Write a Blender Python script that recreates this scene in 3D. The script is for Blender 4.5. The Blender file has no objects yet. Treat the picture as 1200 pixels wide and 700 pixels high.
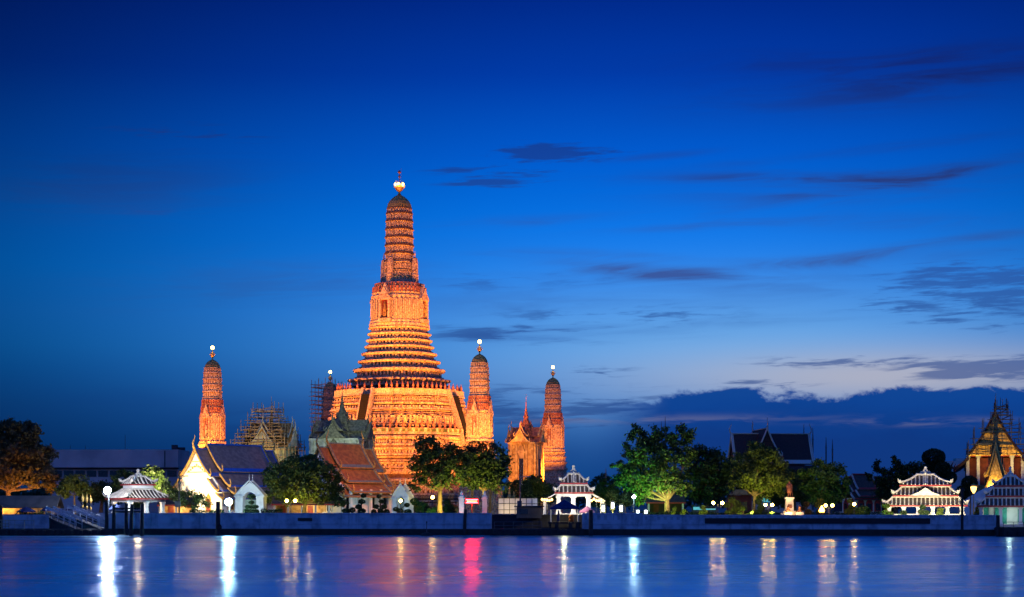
import bpy, math, random
import numpy as np
from math import sin, cos, pi, radians, sqrt
from mathutils import Vector, Matrix
random.seed(7)
RNG = np.random.default_rng(11)
S = bpy.context.scene
COL = S.collection

# ------------------------------------------------------------------ camera
FPX = 2100.0            # focal length in photograph pixels (1200 wide)
CAMZ = 5.0
HOR = 592.0             # image row of the horizon
cam_d = bpy.data.cameras.new("camera")
cam = bpy.data.objects.new("camera", cam_d)
COL.objects.link(cam)
cam.location = (0, 0, CAMZ)
cam.rotation_euler = (radians(90), 0, 0)
cam_d.sensor_width = 36.0
cam_d.lens = FPX / 1200 * 36.0
cam_d.shift_y = (HOR - 350) / 1200
cam_d.clip_start = 0.5
cam_d.clip_end = 20000
S.camera = cam

def X(px, Y): return (px - 600) / FPX * Y
def Z(py, Y): return CAMZ + (HOR - py) / FPX * Y
def sc(Y): return Y / FPX
GZ = 3.1                # ground level of the temple bank

# ------------------------------------------------------------------ render
S.render.engine = 'CYCLES'
S.cycles.use_denoising = True
try: S.cycles.denoiser = 'OPENIMAGEDENOISE'
except Exception: pass
S.cycles.max_bounces = 4
S.cycles.diffuse_bounces = 2
S.cycles.glossy_bounces = 3
S.cycles.transmission_bounces = 2
S.cycles.transparent_max_bounces = 6
S.cycles.sample_clamp_indirect = 4.0
S.cycles.caustics_reflective = False
S.cycles.caustics_refractive = False
S.view_settings.view_transform = 'Standard'
S.view_settings.look = 'None'
S.view_settings.exposure = 0.0
S.view_settings.gamma = 1.0

def lin(r, g, b):
    f = lambda c: (c / 255 / 12.92) if c <= 10 else ((c / 255 + 0.055) / 1.055) ** 2.4
    return (f(r), f(g), f(b), 1)

# ------------------------------------------------------------------ world: dusk sky
W = bpy.data.worlds.new("World"); S.world = W; W.use_nodes = True
nt = W.node_tree; nt.nodes.clear()
class NT:
    """tiny expression helper over a node tree"""
    def __init__(s, t): s.t = t
    def n(s, typ, **kw):
        nd = s.t.nodes.new(typ)
        for k, v in kw.items(): setattr(nd, k, v)
        return nd
    def put(s, sock, v):
        if hasattr(v, 'default_value') and hasattr(v, 'node'): s.t.links.new(v, sock)
        else: sock.default_value = v
    def m(s, op, a, b=0.0, c=None, clamp=False):
        nd = s.n('ShaderNodeMath', operation=op, use_clamp=clamp)
        s.put(nd.inputs[0], a)
        if len(nd.inputs) > 1: s.put(nd.inputs[1], b)
        if c is not None: s.put(nd.inputs[2], c)
        return nd.outputs[0]
    def mix(s, f, a, b, blend='MIX'):
        nd = s.n('ShaderNodeMixRGB', blend_type=blend)
        s.put(nd.inputs[0], f); s.put(nd.inputs[1], a); s.put(nd.inputs[2], b)
        return nd.outputs[0]
    def ramp(s, f, stops, interp='LINEAR'):
        nd = s.n('ShaderNodeValToRGB'); cr = nd.color_ramp; cr.interpolation = interp
        while len(cr.elements) < len(stops): cr.elements.new(0.5)
        for e, (p, c) in zip(cr.elements, stops): e.position = p; e.color = c
        s.put(nd.inputs[0], f)
        return nd.outputs[0]
    def smooth(s, x, a, b):
        nd = s.n('ShaderNodeMapRange', interpolation_type='SMOOTHSTEP')
        s.put(nd.inputs[0], x); nd.inputs[1].default_value = a; nd.inputs[2].default_value = b
        return nd.outputs[0]
    def noise(s, vec, scale, detail=4, rough=.55, dist=0):
        nd = s.n('ShaderNodeTexNoise')
        s.t.links.new(vec, nd.inputs['Vector']); nd.inputs['Scale'].default_value = scale
        nd.inputs['Detail'].default_value = detail; nd.inputs['Roughness'].default_value = rough
        nd.inputs['Distortion'].default_value = dist
        return nd.outputs[0]
    def comb(s, x, y, z=0.0):
        nd = s.n('ShaderNodeCombineXYZ')
        for i, v in enumerate((x, y, z)): s.put(nd.inputs[i], v)
        return nd.outputs[0]
w = NT(nt)
tc = w.n('ShaderNodeTexCoord'); sep = w.n('ShaderNodeSeparateXYZ')
nt.links.new(tc.outputs['Generated'], sep.inputs[0])
dx, dy, dz = sep.outputs
az = w.m('ARCTAN2', dx, dy)
el = w.m('ARCSINE', dz)
# elevation gradient of the evening sky (elevation in radians / 1.6)
def EL(py): return (HOR - py) / FPX
stops = [(-0.02, (8, 56, 120)), (EL(592), (6, 60, 124)), (EL(525), (6, 68, 142)), (EL(478), (10, 86, 170)),
         (EL(440), (4, 104, 196)), (EL(408), (6, 119, 216)), (EL(372), (10, 124, 228)), (EL(325), (0, 127, 238)), (EL(270), (0, 117, 232)),
         (EL(190), (0, 92, 208)), (EL(100), (0, 60, 170)), (EL(0), (0, 38, 134)), (0.5, (0, 78, 184)), (1.55, (6, 80, 178))]  # last stops, overhead and unseen, brightened to add ambient light
t_el = w.m('DIVIDE', w.m('ADD', el, 0.02), 1.6)
base = w.ramp(t_el, [((e + 0.02) / 1.6, lin(*c)) for e, c in stops])
# brighter toward the afterglow, right of the spire
g = w.m('SUBTRACT', az, 0.08)
g = w.m('DIVIDE', w.m('MULTIPLY', g, g), -2 * 0.262 ** 2)
fall = w.m('MAXIMUM', w.m('EXPONENT', g), 0.36)
behind = w.smooth(w.m('ABSOLUTE', az), .55, 1.7)
fall = w.m('MAXIMUM', fall, w.m('MULTIPLY', behind, 1.15))
base = w.mix(1.0, base, w.comb(fall, fall, fall), 'MULTIPLY')
# low pale afterglow
def patch(px, py, sx, sy, tilt=0.0):
    v = w.n('ShaderNodeVectorMath', operation='SUBTRACT')
    nt.links.new(AE, v.inputs[0]); v.inputs[1].default_value = (math.atan((px - 600) / FPX), EL(py), 0)
    if tilt:
        rt = w.n('ShaderNodeVectorRotate', rotation_type='Z_AXIS'); nt.links.new(v.outputs[0], rt.inputs['Vector']); rt.inputs['Angle'].default_value = radians(-tilt); vo = rt.outputs[0]
    else: vo = v.outputs[0]
    u = w.n('ShaderNodeVectorMath', operation='MULTIPLY')
    nt.links.new(vo, u.inputs[0]); u.inputs[1].default_value = (FPX / sx, FPX / sy, 0)
    d = w.n('ShaderNodeVectorMath', operation='DOT_PRODUCT')
    nt.links.new(u.outputs[0], d.inputs[0]); nt.links.new(u.outputs[0], d.inputs[1])
    return w.m('EXPONENT', w.m('MULTIPLY', d.outputs['Value'], -1.0))
AE = w.comb(az, el, 0.0)
base = w.mix(w.m('MULTIPLY', patch(850, 412, 400, 78), .74), base, lin(116, 180, 236))
glow = w.m('MULTIPLY', patch(1040, 444, 290, 34), 0.82)
base = w.mix(glow, base, lin(182, 180, 192))
# thin streaky cloud, drawn out sideways
st = w.comb(w.m('MULTIPLY', az, 5.0), w.m('MULTIPLY', w.m('ADD', el, w.m('MULTIPLY', az, -0.03)), 46.0), 0.3)
n1 = w.noise(st, 2.2, 5, .58, .6)
n2 = w.noise(st, 6.5, 5, .62, .3)
nn = w.m('ADD', w.m('MULTIPLY', n1, .42), w.m('MULTIPLY', n2, .58))
PATCHES = [(655, 186, 70, 12, 1.4), (585, 205, 80, 8, .8), (580, 219, 60, 5, .9),
           (1160, 352, 120, 34, 1.3), (1185, 437, 100, 12, 1.7), (985, 427, 85, 6, 1.2), (720, 372, 150, 16, .5),
           (600, 392, 110, 14, .6), (215, 172, 110, 14, .5), (690, 436, 46, 7, 1.0), (880, 452, 60, 7, .9),
           (560, 330, 220, 16, .3), (620, 480, 200, 28, .7), (190, 258, 120, 6, .3)]
acc = None
for px, py, sx, sy, a in PATCHES:
    p = w.m('MULTIPLY', patch(px, py, sx, sy), a)
    acc = p if acc is None else w.m('MAXIMUM', acc, p)
streak = w.m('MULTIPLY', w.smooth(w.m('ADD', nn, w.m('MULTIPLY', w.m('MINIMUM', acc, 1.2), .13)), .535, .66), w.smooth(acc, .02, .5))
soft = None
for px, py, sx, sy, tl, am in [(925, 217, 150, 7, -1, .6), (1050, 226, 120, 9, 7, .75), (1140, 211, 90, 6, 8, .4), (960, 232, 170, 16, 0, .35), (745, 318, 130, 8, -6, .6), (790, 328, 80, 7, -4, .4),
                               (930, 314, 200, 7, 2, .55), (1060, 302, 90, 6, 5, .35), (870, 340, 260, 22, 0, .2), (620, 360, 150, 14, 0, .18), (690, 392, 120, 9, 0, .35), (575, 396, 70, 9, 0, .4), (1085, 112, 190, 24, 4, .7), (980, 90, 160, 14, 0, .3), (1010, 268, 190, 10, -2, .22), (330, 335, 200, 30, 4, .25), (130, 230, 160, 34, 3, .3), (840, 268, 120, 5, 3, .3), (1130, 292, 90, 5, 5, .35), (700, 300, 90, 5, -3, .3), (620, 262, 110, 6, 2, .25), (1000, 190, 150, 5, 4, .35), (760, 190, 60, 4, 4, .4), (860, 380, 150, 6, 1, .2), (300, 512, 70, 34, 0, .28), (380, 500, 30, 26, 0, .2)]:
    p = w.m('MULTIPLY', patch(px, py, sx, sy, tl), am); soft = p if soft is None else w.m('ADD', soft, p)
soft = w.m('MULTIPLY', w.m('MULTIPLY', soft, 1.25), w.m('ADD', .28, w.m('MULTIPLY', w.smooth(n1, .36, .66), .85)), None, True)
mcol = w.ramp(t_el, [(0, lin(8, 48, 118)), ((EL(480) + .02) / 1.6, lin(14, 56, 128)), ((EL(400) + .02) / 1.6, lin(48, 96, 172)), ((EL(310) + .02) / 1.6, lin(58, 88, 158)), ((EL(215) + .02) / 1.6, lin(36, 62, 134)), ((EL(110) + .02) / 1.6, lin(22, 36, 102)), (1, lin(8, 24, 70))])
mfall = w.m('ADD', .25, w.m('MULTIPLY', fall, .75))
mcol = w.mix(1.0, mcol, w.comb(mfall, mfall, mfall), 'MULTIPLY')
base = w.mix(soft, base, mcol)
ccol = w.ramp(t_el, [(0, lin(22, 58, 122)), ((EL(440) + .02) / 1.6, lin(40, 78, 144)), ((EL(330) + .02) / 1.6, lin(42, 84, 160)), ((EL(200) + .02) / 1.6, lin(24, 58, 136)), ((EL(0) + .02) / 1.6, lin(6, 26, 96)), (1, lin(4, 20, 70))])
base = w.mix(w.m('MULTIPLY', streak, .72), base, ccol)
# cumulus bank low on the right
bk = w.comb(w.m('MULTIPLY', az, 34.0), w.m('MULTIPLY', el, 60.0), 1.7)
nb = w.noise(bk, 1.0, 8, .64, .3)
edge = w.m('ADD', EL(471), w.m('MULTIPLY', w.smooth(az, math.atan(110 / FPX), math.atan(260 / FPX)), EL(460) - EL(471)))
hgt = w.m('SUBTRACT', w.m('ADD', edge, w.m('MULTIPLY', w.m('SUBTRACT', nb, .5), .026)), el)
bank = w.m('MULTIPLY', w.smooth(hgt, -.0009, .0034), w.smooth(az, math.atan(80 / FPX), math.atan(190 / FPX)))
bankc = w.ramp(w.m('ADD', w.m('DIVIDE', w.m('SUBTRACT', el, 0.0), 0.08), w.m('MULTIPLY', w.m('SUBTRACT', nb, .5), .25)),
               [(0, lin(14, 54, 122)), (.45, lin(10, 56, 130)), (.7, lin(10, 66, 146)), (1, lin(18, 74, 152))])
base = w.mix(bank, base, bankc)
# thin pinkish lit wisp across the bank
wn = w.noise(w.comb(w.m('MULTIPLY', az, 26.0), w.m('MULTIPLY', el, 190.0), 4.0), 1.0, 5, .6, .4)
wisp = w.m('MULTIPLY', w.m('MAXIMUM', patch(1080, 497, 95, 4.5), w.m('MULTIPLY', patch(760, 492, 190, 5), .8)), w.smooth(wn, .42, .62))
base = w.mix(w.m('MULTIPLY', wisp, .6), base, lin(112, 116, 152))
# faint large haze bands low on the left
hz = w.smooth(w.noise(w.comb(w.m('MULTIPLY', az, 9.0), w.m('MULTIPLY', el, 40.0), 7.0), 1.0, 4, .5), .45, .7)
base = w.mix(w.m('MULTIPLY', w.m('MULTIPLY', hz, patch(330, 505, 500, 45)), .35), base, lin(10, 48, 120))
# dark ground half of the dome
base = w.mix(w.smooth(el, -0.01, -0.06), base, lin(6, 18, 46))
sky = w.n('ShaderNodeTexSky')
try: sky.sky_type = 'NISHITA'
except Exception: pass
try:
    sky.sun_disc = False; sky.sun_elevation = radians(0.5); sky.sun_rotation = radians(8)
except Exception: pass
bg1 = w.n('ShaderNodeBackground'); nt.links.new(base, bg1.inputs[0]); bg1.inputs[1].default_value = 1.0
bg2 = w.n('ShaderNodeBackground'); nt.links.new(sky.outputs[0], bg2.inputs[0]); bg2.inputs[1].default_value = 0.0001
ad = w.n('ShaderNodeAddShader'); nt.links.new(bg1.outputs[0], ad.inputs[0]); nt.links.new(bg2.outputs[0], ad.inputs[1])
out = w.n('ShaderNodeOutputWorld'); nt.links.new(ad.outputs[0], out.inputs[0])
try:
    W.cycles.sampling_method = 'MANUAL'; W.cycles.sample_map_resolution = 512
except Exception: pass

# weak fill lamp added behind the camera, standing in for city glow
sl = bpy.data.lights.new("city_fill", 'SUN'); sl.energy = 0.075; sl.angle = radians(70); sl.color = (1.0, .82, .80)
so = bpy.data.objects.new("city_fill", sl); COL.objects.link(so); so.rotation_euler = (radians(62), 0, radians(12))
# ------------------------------------------------------------------ temple floodlights (real lamps)
def spot(name, loc, tgt, col, power, size=60, blend=.6, rad=.6):
    l = bpy.data.lights.new(name, 'SPOT'); l.color = col; l.energy = power
    l.spot_size = radians(size); l.spot_blend = blend; l.shadow_soft_size = rad
    o = bpy.data.objects.new(name, l); COL.objects.link(o); o.location = loc
    o.rotation_euler = (Vector(tgt) - Vector(loc)).to_track_quat('-Z', 'Y').to_euler()
    return o
def point(name, loc, col, power, rad=.3):
    l = bpy.data.lights.new(name, 'POINT'); l.color = col; l.energy = power; l.shadow_soft_size = rad
    o = bpy.data.objects.new(name, l); COL.objects.link(o); o.location = loc
    return o
SOD = (1.0, .275, .024)      # sodium flood
SODR = (1.0, .265, .022)
WARM = (1.0, .72, .34)
WHT = (.95, .97, 1.0)
CYAN = (.62, .95, 1.0)
GRN = (.35, 1.0, .35)
K = 1000.0
MC = (X(468, 440), 440.0)          # axis of the great tower
LIGHTS_MAIN = [
    ((-78, 402, 8), (MC[0], 440, 40), 220, 50), ((-47, 404, 8), (MC[0], 440, 36), 90, 66),
    ((-14, 384, 7), (MC[0] + 2, 440, 36), 170, 56), ((14, 398, 7), (MC[0], 440, 42), 190, 60),
    ((8, 430, 8), (MC[0], 440, 36), 110, 76), ((-20, 362, 8), (MC[0], 440, 66), 130, 24), ((-72, 396, 12), (MC[0], 440, 66), 110, 28),
    ((-16, 384, 6), (MC[0] + 3, 440, 43), 300, 24), ((-60, 406, 9), (MC[0], 440, 44), 150, 34)]
for a, b, p, sz in LIGHTS_MAIN: spot("flood_lamp", a, b, SOD, p * 1.3 * K, sz)
MINOR = [(249, 410, 'l'), (387, 485, 'b'), (562, 395, 'f'), (648, 468, 'r')]
for px, Y, k in MINOR:
    x = X(px, Y)
    if k == 'b':
        spot("flood_lamp", (x - 16, Y - 24, 6), (x, Y, 24), SODR, 24 * K, 60); continue
    pw = {'l': 82, 'f': 105, 'r': 50}[k]; c = SOD if k == 'f' else SODR
    spot("flood_lamp", (x - 9, Y - 17, 9), (x, Y, 30), c, pw * K, 62)
    spot("flood_lamp", (x + 10, Y - 15, 8), (x, Y, 33), c, pw * .8 * K, 62)

# ------------------------------------------------------------------ materials
def mat(name, c1, c2=None, scale=2.0, rough=.7, bump=0.0, bscale=None, metal=0.0, emit=None, estr=0.0, kind='noise', spec=.3, coord='Object', detail=5, lo=.35, hi=.65):
    m = bpy.data.materials.new(name); m.use_nodes = True
    t = m.node_tree; n = NT(t); b = t.nodes['Principled BSDF']
    b.inputs['Roughness'].default_value = rough; b.inputs['Metallic'].default_value = metal
    b.inputs['Specular IOR Level'].default_value = spec
    tcn = n.n('ShaderNodeTexCoord'); vec = tcn.outputs[coord]
    c2 = c2 or tuple(x * .72 for x in c1)
    if kind == 'voronoi':
        v = n.n('ShaderNodeTexVoronoi'); t.links.new(vec, v.inputs['Vector']); v.inputs['Scale'].default_value = scale
        f = n.smooth(v.outputs['Distance'], .1, .62); hsrc = v.outputs['Distance']
        f = n.m('MULTIPLY', f, n.smooth(n.noise(vec, scale * .9, 2), .38, .62))
    else:
        hsrc = n.noise(vec, scale, detail); f = n.smooth(hsrc, lo, hi)
    col = n.mix(f, (*c1[:3], 1), (*c2[:3], 1))
    t.links.new(col, b.inputs['Base Color'])
    if bump:
        bn = n.n('ShaderNodeBump'); bn.inputs['Strength'].default_value = bump; bn.inputs['Distance'].default_value = .15
        src = hsrc if bscale is None else n.noise(vec, bscale, 4)
        t.links.new(src, bn.inputs['Height']); t.links.new(bn.outputs[0], b.inputs['Normal'])
    if emit:
        b.inputs['Emission Color'].default_value = (*emit[:3], 1); b.inputs['Emission Strength'].default_value = estr
    return m
M = {}
M['ceramic'] = mat('ceramic_stucco', (.55, .43, .31), (.24, .14, .09), 2.6, .75, .8, kind='voronoi')
M['ceramic_shade'] = mat('shade_brown_ceramic', (.16, .085, .05), (.07, .035, .022), 2.4, .85, .4)  # brown ceramic for recesses and gallery, their shade put into the colour
M['ceramic_pale'] = mat('pale_ceramic', (.58, .48, .36), (.26, .16, .10), 3.4, .75, .4, kind='voronoi')
M['cap_tile'] = mat('olive_gold_cap', (.34, .29, .10), (.16, .14, .05), 2.4, .5, .3)
M['ceramic_red'] = mat('red_ceramic', (.40, .15, .10), (.18, .07, .05), 2.0, .75, .4)
M['shade_stone'] = mat('shade_stone', (.009, .008, .007), (.004, .004, .004), 1.5, .9)  # near-black stone: shade of the stair and niches put into the colour
M['niche_red'] = mat('niche_red', (.22, .035, .03), (.10, .02, .02), 3, .7)
M['green_tile'] = mat('green_ceramic', (.16, .20, .07), (.07, .09, .04), 2.0, .5)
M['gold'] = mat('gilded', (.80, .52, .14), (.45, .25, .06), 2.5, .38, .3, metal=.55)
M['old_gold'] = mat('old_gilding', (.42, .26, .08), (.16, .09, .03), 2.2, .5, .3, metal=.3)
M['white'] = mat('white_plaster', (.78, .77, .73), (.58, .56, .52), .8, .8, .12, lo=.45, hi=.8)
M['wall_white'] = mat('river_wall_paint', (.44, .46, .51), (.21, .23, .27), .5, .75, .15, lo=.42, hi=.72)
_t = M['wall_white'].node_tree; _n = NT(_t); _b = _t.nodes['Principled BSDF']; _src = _b.inputs['Base Color'].links[0].from_socket
_c = _n.n('ShaderNodeTexCoord'); _m = _n.n('ShaderNodeMapping'); _t.links.new(_c.outputs['Object'], _m.inputs[0]); _m.inputs['Scale'].default_value = (1.3, 1.3, .16)
_dr = _n.smooth(_n.noise(_m.outputs[0], 1.0, 5, .6), .52, .72)
_t.links.new(_n.mix(_n.m('MULTIPLY', _dr, .6), _src, (.16, .17, .19, 1)), _b.inputs['Base Color'])
M['algae'] = mat('wet_algae', (.012, .016, .014), (.004, .006, .006), 1.2, .5)
M['grey_green'] = mat('grey_green_plaster', (.40, .45, .38), (.22, .26, .21), 1.3, .8, .3)
M['mondop_roof'] = mat('weathered_stone_roof', (.17, .19, .13), (.07, .08, .055), 2.0, .8, .4)
M['yellow_plaster'] = mat('ochre_plaster', (.68, .46, .20), (.34, .19, .07), 1.1, .8, .25)
M['red_trim'] = mat('red_trim', (.42, .04, .04), (.28, .025, .028), 2, .55)
M['rib_cream'] = mat('cream_tile_rib', (.76, .70, .58), (.52, .47, .39), 1.6, .8)
M['tile_dark'] = mat('dark_roof_tile', (.085, .062, .05), (.045, .034, .03), 3, .7, .3)
M['tile_orange'] = mat('orange_roof_tile', (.38, .17, .045), (.22, .09, .03), 1.2, .45, .4, bscale=8)
M['tile_plum'] = mat('plum_roof_tile', (.30, .21, .18), (.19, .13, .115), 1.4, .4, .4, bscale=8)
M['tile_blue'] = mat('blue_roof_tile', (.03, .14, .55), (.02, .10, .42), 3, .35)
M['tile_grey'] = mat('grey_green_roof_tile', (.20, .25, .23), (.12, .15, .15), 3, .45)
M['tile_green'] = mat('green_roof_tile', (.045, .09, .045), (.03, .05, .03), 3, .45)
M['tile_maroon'] = mat('maroon_roof_tile', (.045, .018, .018), (.025, .012, .012), 2, .6)
M['concrete'] = mat('concrete', (.46, .46, .44), (.32, .32, .31), .12, .9, .1)
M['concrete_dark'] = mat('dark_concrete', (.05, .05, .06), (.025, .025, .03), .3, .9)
M['timber'] = mat('wet_timber', (.030, .026, .024), (.012, .011, .011), 1.5, .7, .4)
M['bamboo'] = mat('bamboo_pole', (.40, .32, .19), (.22, .17, .10), 1.0, .7)
M['steel'] = mat('painted_steel', (.10, .11, .12), (.06, .065, .07), 2, .5, metal=.4)
M['steel_pale'] = mat('pale_steel', (.55, .57, .60), (.38, .40, .43), 2, .45, metal=.2)
M['green_door'] = mat('green_shutter', (.02, .20, .15), (.015, .12, .10), 2, .5)
M['teal_panel'] = mat('teal_louvre', (.03, .34, .26), (.02, .22, .18), 2, .5)
M['window_dark'] = mat('dark_window', (.018, .02, .022), (.010, .01, .012), 2, .25, spec=.5)
M['canvas_blue'] = mat('blue_canvas', (.018, .035, .13), (.012, .022, .08), 1.5, .85)
M['canvas_grey'] = mat('grey_canvas', (.11, .10, .09), (.07, .065, .06), .6, .85)
M['bark'] = mat('tree_bark', (.16, .11, .07), (.07, .05, .035), 2.5, .9, .5)
M['bronze'] = mat('bronze', (.26, .10, .055), (.13, .05, .03), 3, .45, .1, metal=.35)
M['stone_white'] = mat('white_marble', (.74, .70, .62), (.56, .52, .46), 1, .6)
M['rubber'] = mat('black_rubber', (.012, .012, .012), None, 3, .8)
M['pave'] = mat('paving', (.22, .21, .20), (.12, .115, .11), .35, .85, .1, coord='Object')
M['maroon_wall'] = mat('maroon_wall', (.22, .045, .03), (.12, .025, .02), 1, .7)
M['wall_shadow'] = mat('wall_slot_shade', (.34, .35, .38), (.24, .25, .28), .8, .8)  # shade of the balustrade slots, put into flat darker plates
M['banner'] = mat('dark_banner', (.008, .009, .013), (.005, .006, .008), 1, .6)
M['orange_cloth'] = mat('orange_cloth', (.60, .18, .02), (.40, .10, .015), 3, .8)
M['pink_paper'] = mat('pink_canvas', (.60, .22, .34), (.40, .15, .24), 2, .8)
def glowmat(name, col, s):
    return mat(name, (.8, .8, .8), None, 2, .5, emit=col, estr=s)
M['bulb_white'] = glowmat('white_floodlamp_glass', (.70, .80, 1.0), 460)
M['bulb_cyan'] = glowmat('cool_floodlamp_glass', (.55, .92, 1.0), 340)
M['bulb_warm'] = glowmat('warm_globe_glass', (1.0, .60, .10), 90)
M['bulb_warm_dim'] = glowmat('warm_lantern_glass', (1.0, .50, .1), 5)
M['bulb_top'] = glowmat('spire_lamp_glass', (1.0, .66, .09), 13)
M['bulb_red'] = glowmat('red_sign_tube', (1.0, .003, .004), 230)
M['bulb_amber'] = glowmat('amber_sign_tube', (1.0, .22, .02), 4)
M['bulb_shop'] = glowmat('fluorescent_tube', (.75, .95, 1.0), 6)
M['flame'] = glowmat('flame', (1.0, .42, .06), 16)
M['bulb_far'] = glowmat('far_lamp', (.75, .92, 1.0), 6)
M['room_glow'] = glowmat('lit_room', (1.0, .56, .14), 1.1)
M['teal_glow'] = glowmat('teal_screen', (.10, .70, .85), .45)

def leafmat(name, c1, c2):
    m = bpy.data.materials.new(name); m.use_nodes = True
    t = m.node_tree; n = NT(t); b = t.nodes['Principled BSDF']
    tcn = n.n('ShaderNodeTexCoord')
    f1 = n.smooth(n.noise(tcn.outputs['Object'], .55, 3), .38, .62)
    f2 = n.noise(tcn.outputs['Object'], 5.0, 2)
    col = n.mix(f1, (*c1, 1), (*c2, 1))
    col = n.mix(n.smooth(f2, .4, .7), col, (*[x * 1.5 for x in c1], 1))
    t.links.new(col, b.inputs['Base Color']); b.inputs['Roughness'].default_value = .55
    b.inputs['Specular IOR Level'].default_value = .25
    tr = n.n('ShaderNodeBsdfTranslucent'); t.links.new(col, tr.inputs[0])
    mx = n.n('ShaderNodeMixShader'); mx.inputs[0].default_value = .28
    t.links.new(b.outputs[0], mx.inputs[1]); t.links.new(tr.outputs[0], mx.inputs[2])
    o = [x for x in t.nodes if x.type == 'OUTPUT_MATERIAL'][0]
    t.links.new(mx.outputs[0], o.inputs[0])
    return m
M['leaf'] = leafmat('leaf_mid', (.045, .085, .022), (.028, .055, .016))
M['leaf_dark'] = leafmat('leaf_dark', (.026, .050, .016), (.016, .032, .011))
M['leaf_yellow'] = leafmat('leaf_yellow_green', (.075, .100, .020), (.045, .070, .016))
M['leaf_brown'] = leafmat('leaf_dry', (.085, .065, .026), (.045, .042, .018))

# ------------------------------------------------------------------ mesh builder
class MB:
    def __init__(s): s.v = []; s.f = []; s.m = []
    def add(s, vs, fs, mi=0):
        o = len(s.v); s.v += [tuple(p) for p in vs]
        for f in fs: s.f.append([i + o for i in f]); s.m.append(mi)
    def box(s, c, d, rot=0.0, mi=0, taper=1.0):
        x, y, z = c; a, b, h = d[0] / 2, d[1] / 2, d[2] / 2
        P = []
        for k, t in ((-h, 1.0), (h, taper)):
            for i, j in ((-a, -b), (a, -b), (a, b), (-a, b)):
                i *= t; j *= t
                P.append((x + i * cos(rot) - j * sin(rot), y + i * sin(rot) + j * cos(rot), z + k))
        s.add(P, [(3, 2, 1, 0), (4, 5, 6, 7), (0, 1, 5, 4), (1, 2, 6, 5), (2, 3, 7, 6), (3, 0, 4, 7)], mi)
    def loft(s, rings, mi=0, cap0=False, cap1=True, closed=True):
        n = len(rings[0]); P = [p for r in rings for p in r]; F = []
        for k in range(len(rings) - 1):
            for i in range(n if closed else n - 1):
                j = (i + 1) % n
                F.append((k * n + i, k * n + j, (k + 1) * n + j, (k + 1) * n + i))
        if cap0: F.append(tuple(reversed(range(n))))
        if cap1: F.append(tuple(range((len(rings) - 1) * n, len(rings) * n)))
        s.add(P, F, mi)
    def revolve(s, prof, n=12, c=(0, 0), mi=0):
        s.loft([[(c[0] + max(r, .001) * cos(2 * pi * i / n), c[1] + max(r, .001) * sin(2 * pi * i / n), z) for i in range(n)] for r, z in prof], mi, True, True)
    def tube(s, pts, r, n=6, mi=0):
        pts = [Vector(p) for p in pts]; R = r if isinstance(r, (list, tuple)) else [r] * len(pts)
        rings = []
        for k, p in enumerate(pts):
            d = (pts[min(k + 1, len(pts) - 1)] - pts[max(k - 1, 0)])
            d = d.normalized() if d.length > 1e-6 else Vector((0, 0, 1))
            u = d.cross(Vector((0, 0, 1)))
            if u.length < 1e-3: u = Vector((1, 0, 0))
            u.normalize(); v = d.cross(u)
            rings.append([p + (u * cos(2 * pi * i / n) + v * sin(2 * pi * i / n)) * max(R[k], .002) for i in range(n)])
        s.loft(rings, mi, True, True)
    def extrude(s, poly, vec, mi=0):
        n = len(poly); a = [Vector(p) for p in poly]; b = [p + Vector(vec) for p in a]
        F = [tuple(range(n)), tuple(reversed(range(n, 2 * n)))] + [(i, n + i, n + (i + 1) % n, (i + 1) % n) for i in range(n)]
        s.add(a + b, F, mi)
    def ball(s, c, r, mi=0, nu=10, nv=6, sq=(1, 1, 1)):
        rings = []
        for k in range(nv + 1):
            t = -pi / 2 + pi * k / nv
            rr = max(cos(t), .02)
            rings.append([(c[0] + r * sq[0] * rr * cos(2 * pi * i / nu), c[1] + r * sq[1] * rr * sin(2 * pi * i / nu), c[2] + r * sq[2] * sin(t)) for i in range(nu)])
        s.loft(rings, mi, True, True)
    def build(s, name, mats, parent=None, loc=(0, 0, 0), rot=0.0, smooth=False):
        me = bpy.data.meshes.new(name); me.from_pydata(s.v, [], s.f)
        if not isinstance(mats, (list, tuple)): mats = [mats]
        for m in mats: me.materials.append(M[m])
        if len(mats) > 1: me.polygons.foreach_set('material_index', s.m)
        if smooth: me.polygons.foreach_set('use_smooth', [True] * len(me.polygons))
        me.update()
        o = bpy.data.objects.new(name, me); COL.objects.link(o)
        o.location = loc; o.rotation_euler = (0, 0, rot)
        if parent: o.parent = parent
        return o
def tag(o, label=None, cat=None, group=None, kind=None):
    if label: o['label'] = label
    if cat: o['category'] = cat
    if group: o['group'] = group
    if kind: o['kind'] = kind
    return o
def thing(name, label, cat, loc, rot=0.0, group=None):
    o = bpy.data.objects.new(name, None); COL.objects.link(o); o.empty_display_size = .5
    o.location = loc; o.rotation_euler = (0, 0, rot)
    return tag(o, label, cat, group)
def copy_tree(o, parent=None):
    c = o.copy(); COL.objects.link(c)
    if parent: c.parent = parent
    for ch in list(o.children): copy_tree(ch, c)
    return c

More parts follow.
